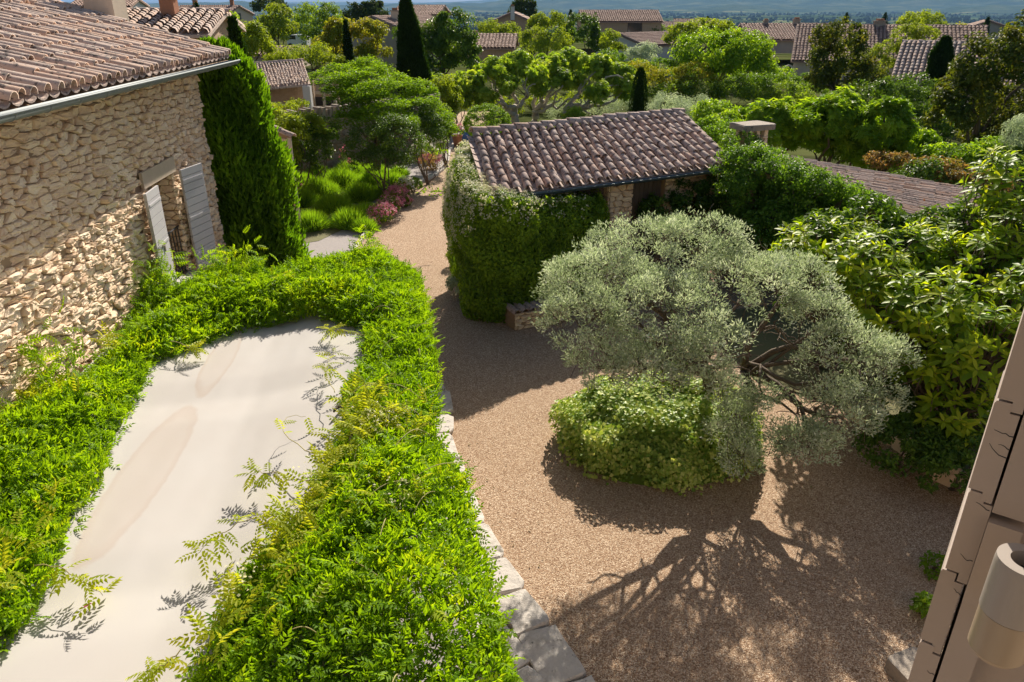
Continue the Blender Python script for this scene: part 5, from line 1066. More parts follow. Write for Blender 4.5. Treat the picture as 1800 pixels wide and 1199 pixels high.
# layered tree
def layered():
    t = thing('layered_tree', 'wide light green tree with flat layered branches above the garden wall', 'tree'); bs = PY(655, 215, 28) * [1, 1, 0]
    pads = [(560, 135, 27.5, 1.5), (605, 125, 28.5, 1.3), (640, 150, 27.0, 1.6), (690, 150, 28.5, 1.4), (600, 168, 26.8, 1.4), (660, 185, 26.5, 1.5), (720, 180, 28, 1.4), (560, 160, 27.5, .9), (620, 205, 26, 1.2), (690, 212, 26.3, 1.1), (755, 205, 28, 1.0), (775, 225, 28, .7), (580, 205, 26.2, .8), (640, 120, 29, 1.0), (735, 160, 29, .9)]
    PP, NN, TT = [], [], []; br = MB(); fk = bs + np.array([.1, 0, 1.4]); pp, rr = limb(bs, fk, .16, .12, 6, .05); br.tube(pp, rr, 8)
    for x, y, Y, r in pads:
        c = PY(x + (34 if x < 625 else 8), y - 8, Y); k = px_per_m(c); r = r * .68; m = int(2000 * r); a = rng.uniform(0, 6.28, m); q = np.sqrt(rng.uniform(0, 1, m)) * r; pz = .22 * vnoise(np.stack([np.cos(a) * q * 3, np.sin(a) * q * 3], 1), 91) - .16 * (q / r) ** 2 + rng.normal(0, .05, m)
        PP.append(np.stack([c[0] + np.cos(a) * q, c[1] + np.sin(a) * q, c[2] + pz], 1)); NN.append(unit(np.array([0, 0, 1.0]) + .5 * rdir(m))); TT.append(pz * .6); pp, rr = limb(fk, c - [0, 0, .12], .05, .012, 7, .05, .05); br.tube(pp, rr, 5)
    leaf_cloud(np.concatenate(PP), np.concatenate(NN), np.concatenate(TT), .12, .42, T4, .25, tmean=.5).build('crown', 'leaf_layered', t); br.build('trunk', 'bark', t, smooth=True); seat(t, bs)
layered()

# ================================================================== HOUSES BEYOND
def house(name, label, c, yaw, W, D, ze, zr, zb, wallmat, wins=(), chims=(), tile='tile_far', cols=None, rows=9, hip=False, mono=False, cat='house', doors=()):
    """c: ground centre; ridge runs along the yaw direction; wins: (side, s 0..1, z0, w, h); side f front, b back, l left gable, r right gable"""
    t = thing(name, label, cat); c = np.array([c[0], c[1], 0.0]); u = np.array([math.cos(yaw), math.sin(yaw), 0]); v = np.array([math.sin(yaw), -math.cos(yaw), 0])   # v points to the front (towards the camera)
    k = lambda a, b, z: c + u * a * W / 2 + v * b * D / 2 + np.array([0, 0, z])
    wv = [k(-1, 1, zb), k(1, 1, zb), k(1, -1, zb), k(-1, -1, zb), k(-1, 1, ze), k(1, 1, ze), k(1, -1, ze), k(-1, -1, ze), k(-1, 0, zr - .06), k(1, 0, zr - .06)]
    MB().add(wv, [np.array([[0, 1, 5, 4], [2, 3, 7, 6]]), np.array([[1, 2, 6, 9, 5], [3, 0, 4, 8, 7]])]).build('wall', wallmat, t)
    ov = 1 + .5 / D * 2 * .6; eo_ = 1 + .25 / W * 2; sl_ = (zr - ze)
    e0, e1 = k(-eo_, ov, ze - sl_ * (ov - 1)), k(eo_, ov, ze - sl_ * (ov - 1)); r0, r1 = k(-eo_, 0, zr), k(eo_, 0, zr); h0, h1 = k(-eo_, -ov, ze - sl_ * (ov - 1)), k(eo_, -ov, ze - sl_ * (ov - 1))
    dn = np.array([0, 0, -.10]); rf_ = MB().add([e0, e1, r1, r0, h1, h0] + [q + dn for q in (e0, e1, r1, r0, h1, h0)], [np.array([[0, 1, 2, 3], [3, 2, 4, 5], [0, 6, 7, 1], [5, 4, 10, 11], [7, 8, 2, 1], [8, 10, 4, 2], [0, 3, 9, 6], [3, 5, 11, 9], [9, 8, 7, 6], [11, 10, 8, 9]])]).build('roof', tile, t)
    nc = cols or int(W / .30)
    for a, b, r_, s_ in ((e0, e1, r1, r0), (h1, h0, r0, r1)): tiled(rf_, a, b, r_, s_, nc, rows, tile, keep=0, lift=.03, channel=False, wob=.01, tpl=CTF, wf_=.98, seed=int(abs(c[0]) * 7) % 97)
    ridge_tiles(rf_, r0 + [0, 0, .02], r1 + [0, 0, .02], max(8, int(W / .5)), .3, tile)
    for side, s, z0, w_, h_, *col in wins:
        bs_, dr, out = {'f': (k(-1, 1, 0), u * W, v), 'b': (k(-1, -1, 0), u * W, -v), 'l': (k(-1, -1, 0), v * D, -u), 'r': (k(1, -1, 0), v * D, u)}[side]; ww = unit(dr); p = bs_ + dr * s + np.array([0, 0, z0]) - ww * w_ / 2
        fr = MB(); fr.obox(p - ww * .07 - [0, 0, .07], ww * (w_ + .14), (0, 0, h_ + .14), out * .05); fo = fr.build('window', 'dark_metal' if not col else col[0], t); MB().obox(p + out * .052, ww * w_, (0, 0, h_), out * .012).build('pane', 'glass', fo)
        MB().obox(p + ww * (w_ / 2 - .03) + out * .066, ww * .06, (0, 0, h_), out * .01).build('mullion', 'dark_metal', fo)
        if len(col) > 1:
            for q in (-w_ * .62, w_ + w_ * .12): MB().obox(p + ww * q + out * .02, ww * w_ * .5, (0, 0, h_), out * .05).build('shutter', col[1], t)
    for a, b, w_, h_, mt in chims:
        p = k(a, b, 0); zz = zr - sl_ * abs(b); st = MB(); st.box((p[0], p[1], zz + h_ / 2 - .4), (w_, w_ * .85, h_ + .8)); so_ = st.build('chimney', mt, t); MB().box((p[0], p[1], zz + h_ + .04), (w_ * 1.25, w_ * 1.1, .09)).build('cap', 'stone_grey', so_); MB().box((p[0], p[1], zz + h_ + .17), (w_ * .7, w_ * .6, .17)).build('pot', 'terracotta', so_)
    seat(t, (c[0], c[1], zb)); return t
def at(x, Y): return PY(x, 300, Y)
def zat(y, Y): return float(PY(900, y, Y)[2])
# outbuilding with white pillar behind the garden wall
obd = thing('open_outbuilding', 'small tiled outbuilding with a white corner pillar behind the garden wall', 'outbuilding'); Y0 = 44
e0, e1, r1, r0 = PY(440, 157, Y0 - .8), PY(546, 146, Y0), PY(533, 108, Y0 + 4.5), PY(428, 116, Y0 + 3.8)
MB().add([q - [0, 0, .05] for q in (e0, e1, r1, r0)] + [q - [0, 0, .16] for q in (e0, e1, r1, r0)], np.array([[0, 1, 2, 3], [7, 6, 5, 4], [0, 4, 5, 1], [1, 5, 6, 2], [2, 6, 7, 3], [3, 7, 4, 0]])).build('roof_deck', 'tile', obd)
tiled(obd, e0, e1, r1, r0, 20, 12, 'tile', keep=240, lift=.02, channel=False, seed=92); ridge_tiles(obd, r0, r1, 12, .28, 'tile')
b1 = MB(); bb0, bb1 = e0 + [.3, 1.2, 0], e1 + [-.2, 1.2, 0]; wallbox(b1, bb0, bb1, -.4, bb1[2] - .05, .3, (0, 1, 0)); b1.build('back_wall', 'brickwork', obd)
pl = PY(541, 168, Y0 - .1); MB().box((pl[0], pl[1], (e1[2] - .1) / 2 - .2), (.42, .42, e1[2] + .2)).build('pillar', 'render_white', obd); seat(obd, (pl[0], pl[1], -.1))
# its neighbour: rough masonry with stone openings
nb = thing('stone_lean_to', 'dim stone lean-to with square openings right of the white pillar', 'outbuilding'); p0, p1 = PY(552, 190, 47), PY(598, 190, 48); zt_ = zat(143, 47)
wb = MB(); wallbox(wb, p0, p1, -.4, zt_, .3, (0, 1, 0)); wb.build('wall', 'brickwork', nb)
for x in (556, 575): q = PY(x, 178, 46.9); MB().box((q[0] + .2, q[1] - .1, q[2]), (.55, .08, .5)).build('opening', 'dark_metal', nb)  # dark box stands for the shaded opening, no hole in the wall
for x in (551, 571, 590): q = PY(x, 175, 46.8); MB().box((q[0], q[1] - .15, q[2]), (.16, .14, .9)).build('jamb', 'stone_pale', nb)
q = PY(572, 163, 46.8); MB().box((q[0], q[1] - .15, q[2]), (1.6, .16, .16)).build('beam', 'stone_pale', nb); q = PY(570, 150, 46.8); MB().box((q[0], q[1] - .1, q[2]), (1.0, .06, .7)).build('shutter', 'render_grey', nb); seat(nb, (p0[0], p0[1], -.1))

c = at(318, 29); house('village_house', 'tiled house roof just behind the left house with a brick chimney', (PY(300, 60, 27)[0] - 3.3, 29.5), R(8), 8.0, 6.0, zat(58, 27) , zat(24, 30), -.3, 'brickwork', chims=[(.62, .3, .5, .75, 'terracotta')], rows=12, tile='tile')
house('village_house', 'white far house with green blue shutters above the left roofs', (at(232, 92)[0], 95), R(6), 6.4, 6, zat(12, 92), zat(0, 95), zat(40, 92), 'render_white', wins=[('f', .22, zat(19, 92), .5, .5, 'blue_metal', 'blue_metal'), ('f', .62, zat(19, 92), .6, .5, 'blue_metal', 'blue_metal')], rows=6)
house('village_house', 'pale pink far house with a white end wall left of the tree line', (at(405, 118)[0], 120), R(-14), 9.5, 7, zat(26, 118), zat(12, 120), zat(52, 118), 'render_cream', wins=[('f', .72, zat(32, 118), .6, .8), ('r', .5, zat(34, 118), .5, .7)], chims=[(-.5, 0, .6, .8, 'terracotta'), (.8, 0, .5, .9, 'terracotta')], rows=6)
house('village_house', 'tall old grey house with a gable chimney behind the tall cypress', (at(715, 66)[0] + .2, 67), R(70), 9.5, 4.6, zat(52, 62), zat(32, 64), zat(135, 62), 'render_grey', wins=[('l', .5, zat(92, 62), .5, .8)], chims=[(-.55, .35, .62, .75, 'render_cream')], rows=8)
house('village_house', 'ochre roofed house peeping right of the tall cypress top', (at(752, 98)[0], 100), R(-10), 5.5, 6, zat(26, 98), zat(12, 100), zat(60, 98), 'render_cream', chims=[(-.6, 0, .5, .4, 'render_cream')], rows=6)
house('village_house', 'dark stone gable with a pale flue stripe below the cedar', (at(903, 112)[0], 116), R(86), 8, 7.2, zat(44, 112), zat(24, 112), zat(75, 112), 'brickwork', chims=[(-1.02, .03, .55, .9, 'render_white')], rows=6)
house('village_house', 'low brown tiled roof behind the pollarded plane trees', (at(868, 78)[0], 81), R(-4), 4.4, 6.5, zat(84, 78), zat(62, 82), zat(110, 78), 'brickwork', chims=[(-.8, .2, .6, .4, 'stone_grey')], rows=9)
house('village_house', 'long stone house with a wide dark window on the skyline', (at(1078, 118)[0], 122), R(2), 11.6, 8, zat(38, 118), zat(20, 122), zat(75, 118), 'brickwork', wins=[('f', .66, zat(57, 118), 2.0, 1.25)], rows=9)
house('village_house', 'low white walled house with a shallow grey tile roof', (at(1125, 96)[0], 99), R(40), 9.5, 8.0, zat(80, 94), zat(60, 98), zat(110, 94), 'render_white', chims=[(.75, .3, .5, .5, 'render_cream')], rows=9)
house('village_house', 'small far house left of the pink roof on the plain side', (at(1162, 170)[0], 172), R(0), 5.5, 5, zat(49, 170), zat(40, 172), zat(66, 170), 'render_cream', wins=[('f', .6, zat(54, 170), .6, .7)], rows=5)
house('village_house', 'far house with a pinkish roof behind the hedge trees', (at(1200, 150)[0], 153), R(-10), 7, 6, zat(48, 150), zat(35, 153), zat(70, 150), 'render_cream', rows=6)
house('village_house', 'broad low house with a brown roof left of the bronze magnolia', (at(1365, 92)[0], 95), R(-3), 11, 9, zat(70, 90), zat(44, 95), zat(95, 90), 'render_grey', chims=[(.15, 0, .7, .55, 'stone_grey'), (-.5, 0, .5, .4, 'stone_grey')], rows=11)
hr = house('village_house', 'large brown roofed house with a round window behind the bronze magnolia', (at(1505, 74)[0] + .4, 74), R(-20), 15.5, 11.0, zat(110, 68), zat(47, 74), zat(160, 68), 'render_cream', chims=[(-.1, 0, .8, .4, 'stone_grey')], rows=15)
q = PY(1383, 124, 71.3); a = np.linspace(0, 2 * np.pi, 24, endpoint=False); rr_ = MB()
for r_, dy in ((.46, -.06), (.34, -.08)): pass
ring = MB().add(np.concatenate([np.stack([q[0] + r_ * np.cos(a), np.full(24, q[1] - .35 + dy), q[2] + r_ * np.sin(a)], 1) for r_, dy in ((.50, 0), (.50, -.12), (.36, -.12), (.36, -.02))]), np.concatenate([np.stack([i_ * 24 + np.arange(24), i_ * 24 + (np.arange(24) + 1) % 24, (i_ + 1) * 24 + (np.arange(24) + 1) % 24, (i_ + 1) * 24 + np.arange(24)], 1) for i_ in range(3)])).build('round_window', 'stone_pale', None)
gp = MB().add(np.stack([q[0] + .37 * np.cos(a), np.full(24, q[1] - .40), q[2] + .37 * np.sin(a)], 1), [np.arange(24)[None]]).build('pane', 'glass', ring)
ring.parent = hr; ring.matrix_parent_inverse = Matrix.Translation(-Vector(hr.location))
house('village_house', 'dark tiled roof half hidden by the right cypress and magnolia', (at(1650, 54)[0] + 1.2, 55), R(-30), 9.0, 8.0, zat(150, 50), zat(78, 55), zat(200, 50), 'brickwork', rows=13, tile='tile_dark')
house('village_house', 'small grey tower house on the right skyline', (at(1682, 130)[0], 132), R(70), 5, 5, zat(48, 130), zat(38, 132), zat(85, 130), 'render_grey', rows=5)
# creeper along the big roof's verge
vp = [(1590, 60), (1610, 55), (1630, 62), (1560, 85), (1535, 100), (1600, 75), (1580, 95), (1560, 115), (1620, 85)]
shrub('roof_creeper', 'yellow green creeper covering the verge of the large right roof', [hb(x, y, 62, (.9, .6, .55)) for x, y in vp], 8000, .16, 'leaf_light', cat='climber', clump=.3, base=(*PY(1575, 110, 62)[:2], -.1))
# long low tile roof and white van
house('village_house', 'long low pale tile roof in front of the parked white van', (at(505, 62)[0], 64), R(3), 4.2, 3.6, zat(98, 62), zat(85, 64), zat(120, 62), 'render_cream', rows=7, cat='outbuilding')
def van():
    t = thing('parked_van', 'white van parked among the trees at upper left', 'van'); c = PY(526, 84, 92); z = c[2] - .05; w_ = 2.35
    prof = [(-1.15, .25), (1.1, .25), (1.15, .75), (.85, .95), (.55, 1.42), (-1.1, 1.48), (-1.18, .9)]; n = len(prof)
    V = [(c[0] - x, c[1] + y, z + h) for y in (-.8, .8) for x, h in prof]; i = np.arange(n); j = (i + 1) % n
    MB().add(V, [np.stack([i, j, n + j, n + i], 1), np.arange(n)[None], (np.arange(n) + n)[None, ::-1]]).build('body', 'white_paint', t)
    MB().add([(c[0] - .88, c[1] - .81, z + .95), (c[0] - .60, c[1] - .81, z + 1.36), (c[0] - .1, c[1] - .81, z + 1.38), (c[0] - .1, c[1] - .81, z + .95)], np.array([[0, 1, 2, 3]])).build('side_window', 'glass', t)
    MB().add([(c[0] - .865, c[1] - .7, z + .96), (c[0] - .865, c[1] + .7, z + .96), (c[0] - .57, c[1] + .65, z + 1.41), (c[0] - .57, c[1] - .65, z + 1.41)], np.array([[0, 1, 2, 3]])).build('windscreen', 'glass', t)
    for x in (-.75, .75):
        for y in (-.78, .78): MB().tube([(c[0] + x, c[1] + y - .1, z + .27), (c[0] + x, c[1] + y + .1, z + .27)], .27, 14).build('wheel', 'rubber', t)
    MB().box((c[0] - 1.16, c[1] - .55, z + .68), (.04, .28, .14)).build('headlight', 'glass', t); MB().box((c[0] - 1.16, c[1] + .55, z + .68), (.04, .28, .14)).build('headlight', 'glass', t); seat(t, (c[0], c[1], z))
van()
# swimming pool glimpsed through the plane trees
pq = PY(950, 133, 78); pz = 0.02
pool = thing('swimming_pool', 'pale rimmed swimming pool glimpsed through the plane trees', 'pool'); pw = MB(); 
for (x0, y0, x1, y1) in ((-3, -2.2, 3, -1.8), (-3, 1.8, 3, 2.2), (-3, -1.8, -2.6, 1.8), (2.6, -1.8, 3, 1.8)): pw.obox((pq[0] + x0, 70 + y0, -.1), (x1 - x0, 0, 0), (0, y1 - y0, 0), (0, 0, .35))
pw.build('rim', 'render_white', pool); sheet('water', [(pq[0] - 2.6, 68.2, 0), (pq[0] + 2.6, 68.2, 0), (pq[0] + 2.6, 71.8, 0), (pq[0] - 2.6, 71.8, 0)], 'water', z=.12, parent=pool); seat(pool, (pq[0], 70, 0))

# ================================================================== TREES BEYOND
def planes(name, label, base, tips, pads, N):
    t = thing(name, label, 'tree', 'pollarded plane trees'); base = np.array(base, float); br = MB(); fk = base + [rng.normal(0, .08), 0, .75]; pp, rr = limb(base, fk, .24, .21, 6, .04); br.tube(pp, rr * (1 + .08 * rng.normal(size=6)), 9)
    for x, y, Y in tips:
        e = PY(x, y, Y); kn = fk + (e - fk) * .5 + [0, 0, -.15]; pp, rr = limb(fk, kn, .13, .10, 6, .08); br.tube(pp, rr, 7)
        for _ in range(3):
            e2 = e + rng.normal(0, .35, 3); pp, rr = limb(kn, e2, .075, .035, 6, .09, .04); br.tube(pp, rr, 6)
    br.build('trunk', 'bark_pale', t, smooth=True); bl = [hb(x, y, Y, r) for x, y, Y, r in pads]; p, n, tt = crown_pts([(c_, r_ * 1.2) for c_, r_ in bl], int(N * 2.7), .36, .25, low=-.9); leaf_cloud(p, n, tt, .21, .95, TF, .3, tmean=.55, tvar=.24).build('crown', 'leaf_plane', t); seat(t, base)
planes('plane_tree', 'left pollarded plane tree with pale knotted limbs above the topiary ball', PY(905, 222, 41) * [1, 1, 0], [(840, 175, 40), (860, 140, 41), (900, 125, 42), (935, 140, 40.5), (880, 165, 39.5)], [(830, 145, 40, (.7, .7, .45)), (870, 120, 41, (.8, .8, .4)), (910, 108, 42, (.8, .8, .35)), (850, 170, 39.8, (.5, .5, .35)), (890, 150, 40, (.5, .5, .3)), (815, 170, 40, (.4, .4, .4)), (930, 125, 41, (.6, .6, .4))], 2900)
planes('plane_tree', 'middle pollarded plane tree with forked pale trunk', PY(938, 217, 42.5) * [1, 1, 0], [(940, 125, 43), (985, 135, 42), (960, 150, 41.5), (1000, 165, 42)], [(960, 112, 43, (.9, .8, .35)), (1000, 105, 44, (.8, .8, .35)), (985, 140, 42, (.6, .6, .4)), (945, 155, 41.5, (.4, .4, .3)), (1010, 140, 42.5, (.5, .5, .4))], 2300)
planes('plane_tree', 'right pollarded plane tree leaning towards the clipped cypress', PY(990, 212, 42) * [1, 1, 0], [(1040, 125, 42.5), (1080, 140, 42), (1050, 175, 41), (1010, 190, 41), (1095, 165, 42)], [(1040, 115, 43, (.9, .8, .4)), (1075, 128, 43, (.7, .7, .4)), (1095, 155, 42, (.5, .5, .5)), (1050, 160, 41, (.5, .5, .35)), (1010, 195, 40.5, (.35, .35, .3)), (1100, 130, 43, (.4, .4, .3))], 2500)
shrub('topiary_ball', 'bright clipped topiary ball beyond the left end of the shed ridge', [(PY(856, 216, 31), np.array((.92, .92, .70)))], 16000, .055, 'leaf_topiary', clump=.09, hollow=.93, tmean=.6, low=-.8, base=(*PY(856, 214, 31)[:2], 0))
c = PY(1121, 205, 33); cypress('cypress', 'short clipped dark cypress column just behind the shed ridge', (c[0], c[1], 0), zat(121, 33), .44, 8000, 'leaf_darkcypress', .09, [(0, .9), (.25, 1), (.6, .9), (.85, .6), (.95, .35), (1, .1)], shag=.04)
c = PY(735, 165, 42); cypress('cypress', 'tall dark cypress spire reaching the top of the picture', (c[0], c[1], -.1), zat(-14, 42) + .1, .95, 20000, 'leaf_darkcypress', .2, [(0, .85), (.15, 1), (.4, .86), (.7, .58), (.9, .25), (1, .04)], (-.45, 0), shag=.06)
c = PY(613, 105, 56); cypress('cypress', 'little cypress before the orange tinted trees', (c[0], c[1], -.1), zat(38, 56) + .1, .36, 4000, 'leaf_darkcypress', .22, shag=.06)
c = PY(1640, 170, 43); cypress('cypress', 'dark cypress column in front of the right tiled roofs', (c[0], c[1], -.1), zat(68, 43) + .1, .62, 9000, 'leaf_darkcypress', .2, [(0, .5), (.3, .9), (.6, 1), (.85, .75), (1, .15)], shag=.12)
c = PY(354, 60, 80); cypress('cypress', 'tiny far cypress left of the pale pink house', (c[0], c[1], -.3), zat(9, 80) + .3, .45, 1800, 'leaf_darkcypress', .3)
c = PY(1002, 60, 140); cypress('cypress', 'thin far cypress left of the long stone house', (c[0], c[1], -.3), zat(20, 140) + .3, .5, 1500, 'leaf_darkcypress', .4)
for x, y0, Y, lab in ((1481, 24, 170, 'thin skyline cypress above the bronze magnolia'), (1548, 24, 180, 'thin skyline cypress above the large right roof'), (1728, 32, 120, 'pair cypress left of the right magnolia crown'), (1765, 42, 110, 'short cypress beside the right magnolia crown'), (1240, 30, 190, 'short dark cypress on the plain edge above the hedge trees')):
    c = PY(x, 70, Y); cypress('cypress', lab, (c[0], c[1], -1), zat(y0, Y) + 1, .011 * Y * .5, 1600, 'leaf_darkcypress', .3)
TP = [  # name, label, boxes, Y, N, leaf, mat, kw
 ('broadleaf_tree', 'light green round tree on the left skyline beside the parked van', [(462, 520, 12, 80), (455, 500, 30, 75)], 82, 5200, .30, 'leaf_light', {}),
 ('broadleaf_tree', 'feathery grey green tree behind the white van', [(515, 605, 5, 70), (530, 600, 30, 85)], 88, 5200, .30, 'leaf_tree', {}),
 ('pine_tree', 'dark umbrella pine on the left skyline', [(445, 505, 0, 22)], 150, 2400, .5, 'leaf_pine', {}),
 ('pine_tree', 'dark pine clump left of the tall cypress', [(605, 640, 8, 45), (630, 682, 4, 40)], 120, 3800, .45, 'leaf_pine', {}),
 ('broadleaf_tree', 'dark green trees behind the left house gutter end', [(335, 415, 22, 60), (318, 360, 28, 50)], 75, 4200, .30, 'leaf_tree', {}),
 ('broadleaf_tree', 'bushy green tree right of the slim cypress', [(415, 480, 45, 100), (385, 440, 70, 110)], 52, 5200, .24, 'leaf_light', {}),
 ('broadleaf_tree', 'orange tipped tree around the little cypress', [(575, 625, 38, 85), (555, 610, 60, 110)], 58, 4200, .24, 'leaf_autumn', {}),
 ('broadleaf_tree', 'orange tinted tree with a pale stem left of the old grey house', [(620, 672, 38, 75), (630, 680, 70, 105)], 57, 3600, .24, 'leaf_autumn', {'bark': 'bark_pale'}),
 ('broadleaf_tree', 'grey green garden mass above the low pale roof', [(465, 560, 88, 116), (545, 600, 80, 118)], 53, 5200, .18, 'leaf_light', {}),
 ('round_tree', 'large dense round dark tree right of the tall cypress', [(755, 838, 25, 110), (735, 800, 45, 140), (790, 842, 60, 130), (700, 745, 40, 75)], 56, 14000, .24, 'leaf_dark', {'tmean': .55, 'clump': .55}),
 ('broadleaf_tree', 'light green young shrub tree below the tall cypress foot', [(765, 805, 135, 190), (770, 800, 160, 205)], 38, 3600, .15, 'leaf_light', {}),
 ('broadleaf_tree', 'pale yellow green tree left of the dark stone gable', [(838, 888, 36, 66), (870, 915, 45, 70)], 95, 2600, .3, 'leaf_light', {}),
 ('cedar_tree', 'dark cedar with drooping branches on the skyline', [(902, 940, 0, 14), (895, 945, 8, 32)], 150, 2200, .6, 'leaf_pine', {}),
 ('broadleaf_tree', 'willowy pale green tree above the left plane tree', [(915, 965, 50, 100), (935, 1000, 55, 95), (960, 990, 20, 60)], 74, 6500, .22, 'leaf_light', {}),
 ('broadleaf_tree', 'light round tree between cedar and dark tree', [(930, 968, 28, 62)], 92, 2200, .28, 'leaf_light', {}),
 ('round_tree', 'dark round tree before the long stone house', [(985, 1055, 28, 88), (1030, 1075, 55, 95)], 84, 6000, .28, 'leaf_dark', {'tmean': .5}),
 ('broadleaf_tree', 'light bush between dark tree and white walled house', [(1055, 1090, 58, 95), (1075, 1100, 78, 100)], 80, 2600, .22, 'leaf_light', {}),
 ('olive_bush', 'grey green bushes against the white walled house', [(1092, 1135, 86, 115), (1108, 1160, 78, 112)], 74, 4200, .18, 'leaf_olive', {}),
 ('broadleaf_tree', 'bright leafy tree mass right of the white walled house', [(1190, 1300, 55, 125), (1240, 1360, 60, 130), (1175, 1260, 95, 140), (1270, 1355, 95, 135)], 50, 13000, .22, 'leaf_fig', {'clump': .5}),
 ('broadleaf_tree', 'hedge trees behind the bright leafy mass', [(1200, 1275, 38, 70), (1255, 1300, 42, 70), (1170, 1210, 45, 80)], 78, 5200, .28, 'leaf_light', {}),
 ('broadleaf_tree', 'dark green tree in front of the far small house', [(1135, 1165, 42, 62)], 120, 1500, .35, 'leaf_dark', {}),
 ('broadleaf_tree', 'light tree on the skyline behind the large right roof', [(1580, 1660, 24, 60), (1600, 1640, 40, 75)], 95, 4200, .32, 'leaf_light', {}),
 ('magnolia_tree', 'bronze leaved magnolia standing before the large right roof', [(1435, 1520, 42, 90), (1425, 1530, 75, 130), (1440, 1560, 110, 165), (1420, 1470, 115, 160)], 44, 9000, .22, 'leaf_magnolia', {'clump': .45}),
 ('magnolia_tree', 'large bronze magnolia at the right edge of the picture', [(1690, 1800, 60, 160), (1650, 1750, 120, 220), (1720, 1830, 150, 260), (1640, 1700, 160, 235), (1770, 1850, 20, 120), (1690, 1760, 215, 270)], 27, 15000, .17, 'leaf_magnolia', {'clump': .4}),
 ('fig_tree', 'left broad fig tree behind the capped chimney', [(1290, 1400, 185, 262), (1340, 1440, 175, 250), (1265, 1330, 225, 280)], 24.5, 7000, .185, 'leaf_fig', {'tpl': TF, 'asp': 1.0, 'clump': .30, 'droop': .05, 'low': -.4}),
 ('fig_tree', 'middle broad fig tree above the low pale roof', [(1400, 1520, 170, 260), (1440, 1560, 200, 285), (1380, 1460, 220, 280)], 24, 8500, .185, 'leaf_fig', {'tpl': TF, 'asp': 1.0, 'clump': .30, 'droop': .05, 'low': -.4}),
 ('fig_tree', 'right lower fig tree spreading towards the large magnolia', [(1510, 1600, 180, 270), (1550, 1650, 235, 310), (1480, 1570, 240, 300)], 23, 7000, .185, 'leaf_fig', {'tpl': TF, 'asp': 1.0, 'clump': .30, 'droop': .05, 'low': -.4}),
 ('olive_bush', 'silvery olive bush behind the right end of the shed roof', [(1140, 1215, 165, 215), (1190, 1270, 170, 220), (1160, 1240, 185, 230)], 31, 12000, .08, 'leaf_olive', {'asp': .3, 'clump': .25}),
 ('olive_bush', 'silvery olive bush at the right edge beneath the magnolia', [(1765, 1840, 205, 270), (1780, 1850, 250, 310)], 21, 8000, .075, 'leaf_olive', {'asp': .3, 'clump': .22}),
 ('olive_bush', 'grey olive shrubs under the pollarded plane trees', [(1010, 1090, 175, 208), (960, 1030, 180, 212), (1060, 1115, 165, 200)], 44, 6500, .10, 'leaf_olive', {'asp': .35}),
 ('broadleaf_tree', 'pale bush right of the right tiled roof behind magnolia', [(1660, 1715, 48, 85)], 75, 2200, .25, 'leaf_autumn', {}),
]
for nm, lab, bx, Y, N, lf, mt, kw in TP:
    kw = dict(kw); kw.setdefault('clump', .55 if Y > 45 else .35); tree_px(nm, lab, bx, Y, N, lf, mt, cat={'pine_tree': 'pine', 'olive_bush': 'bush'}.get(nm, 'tree'), **kw)
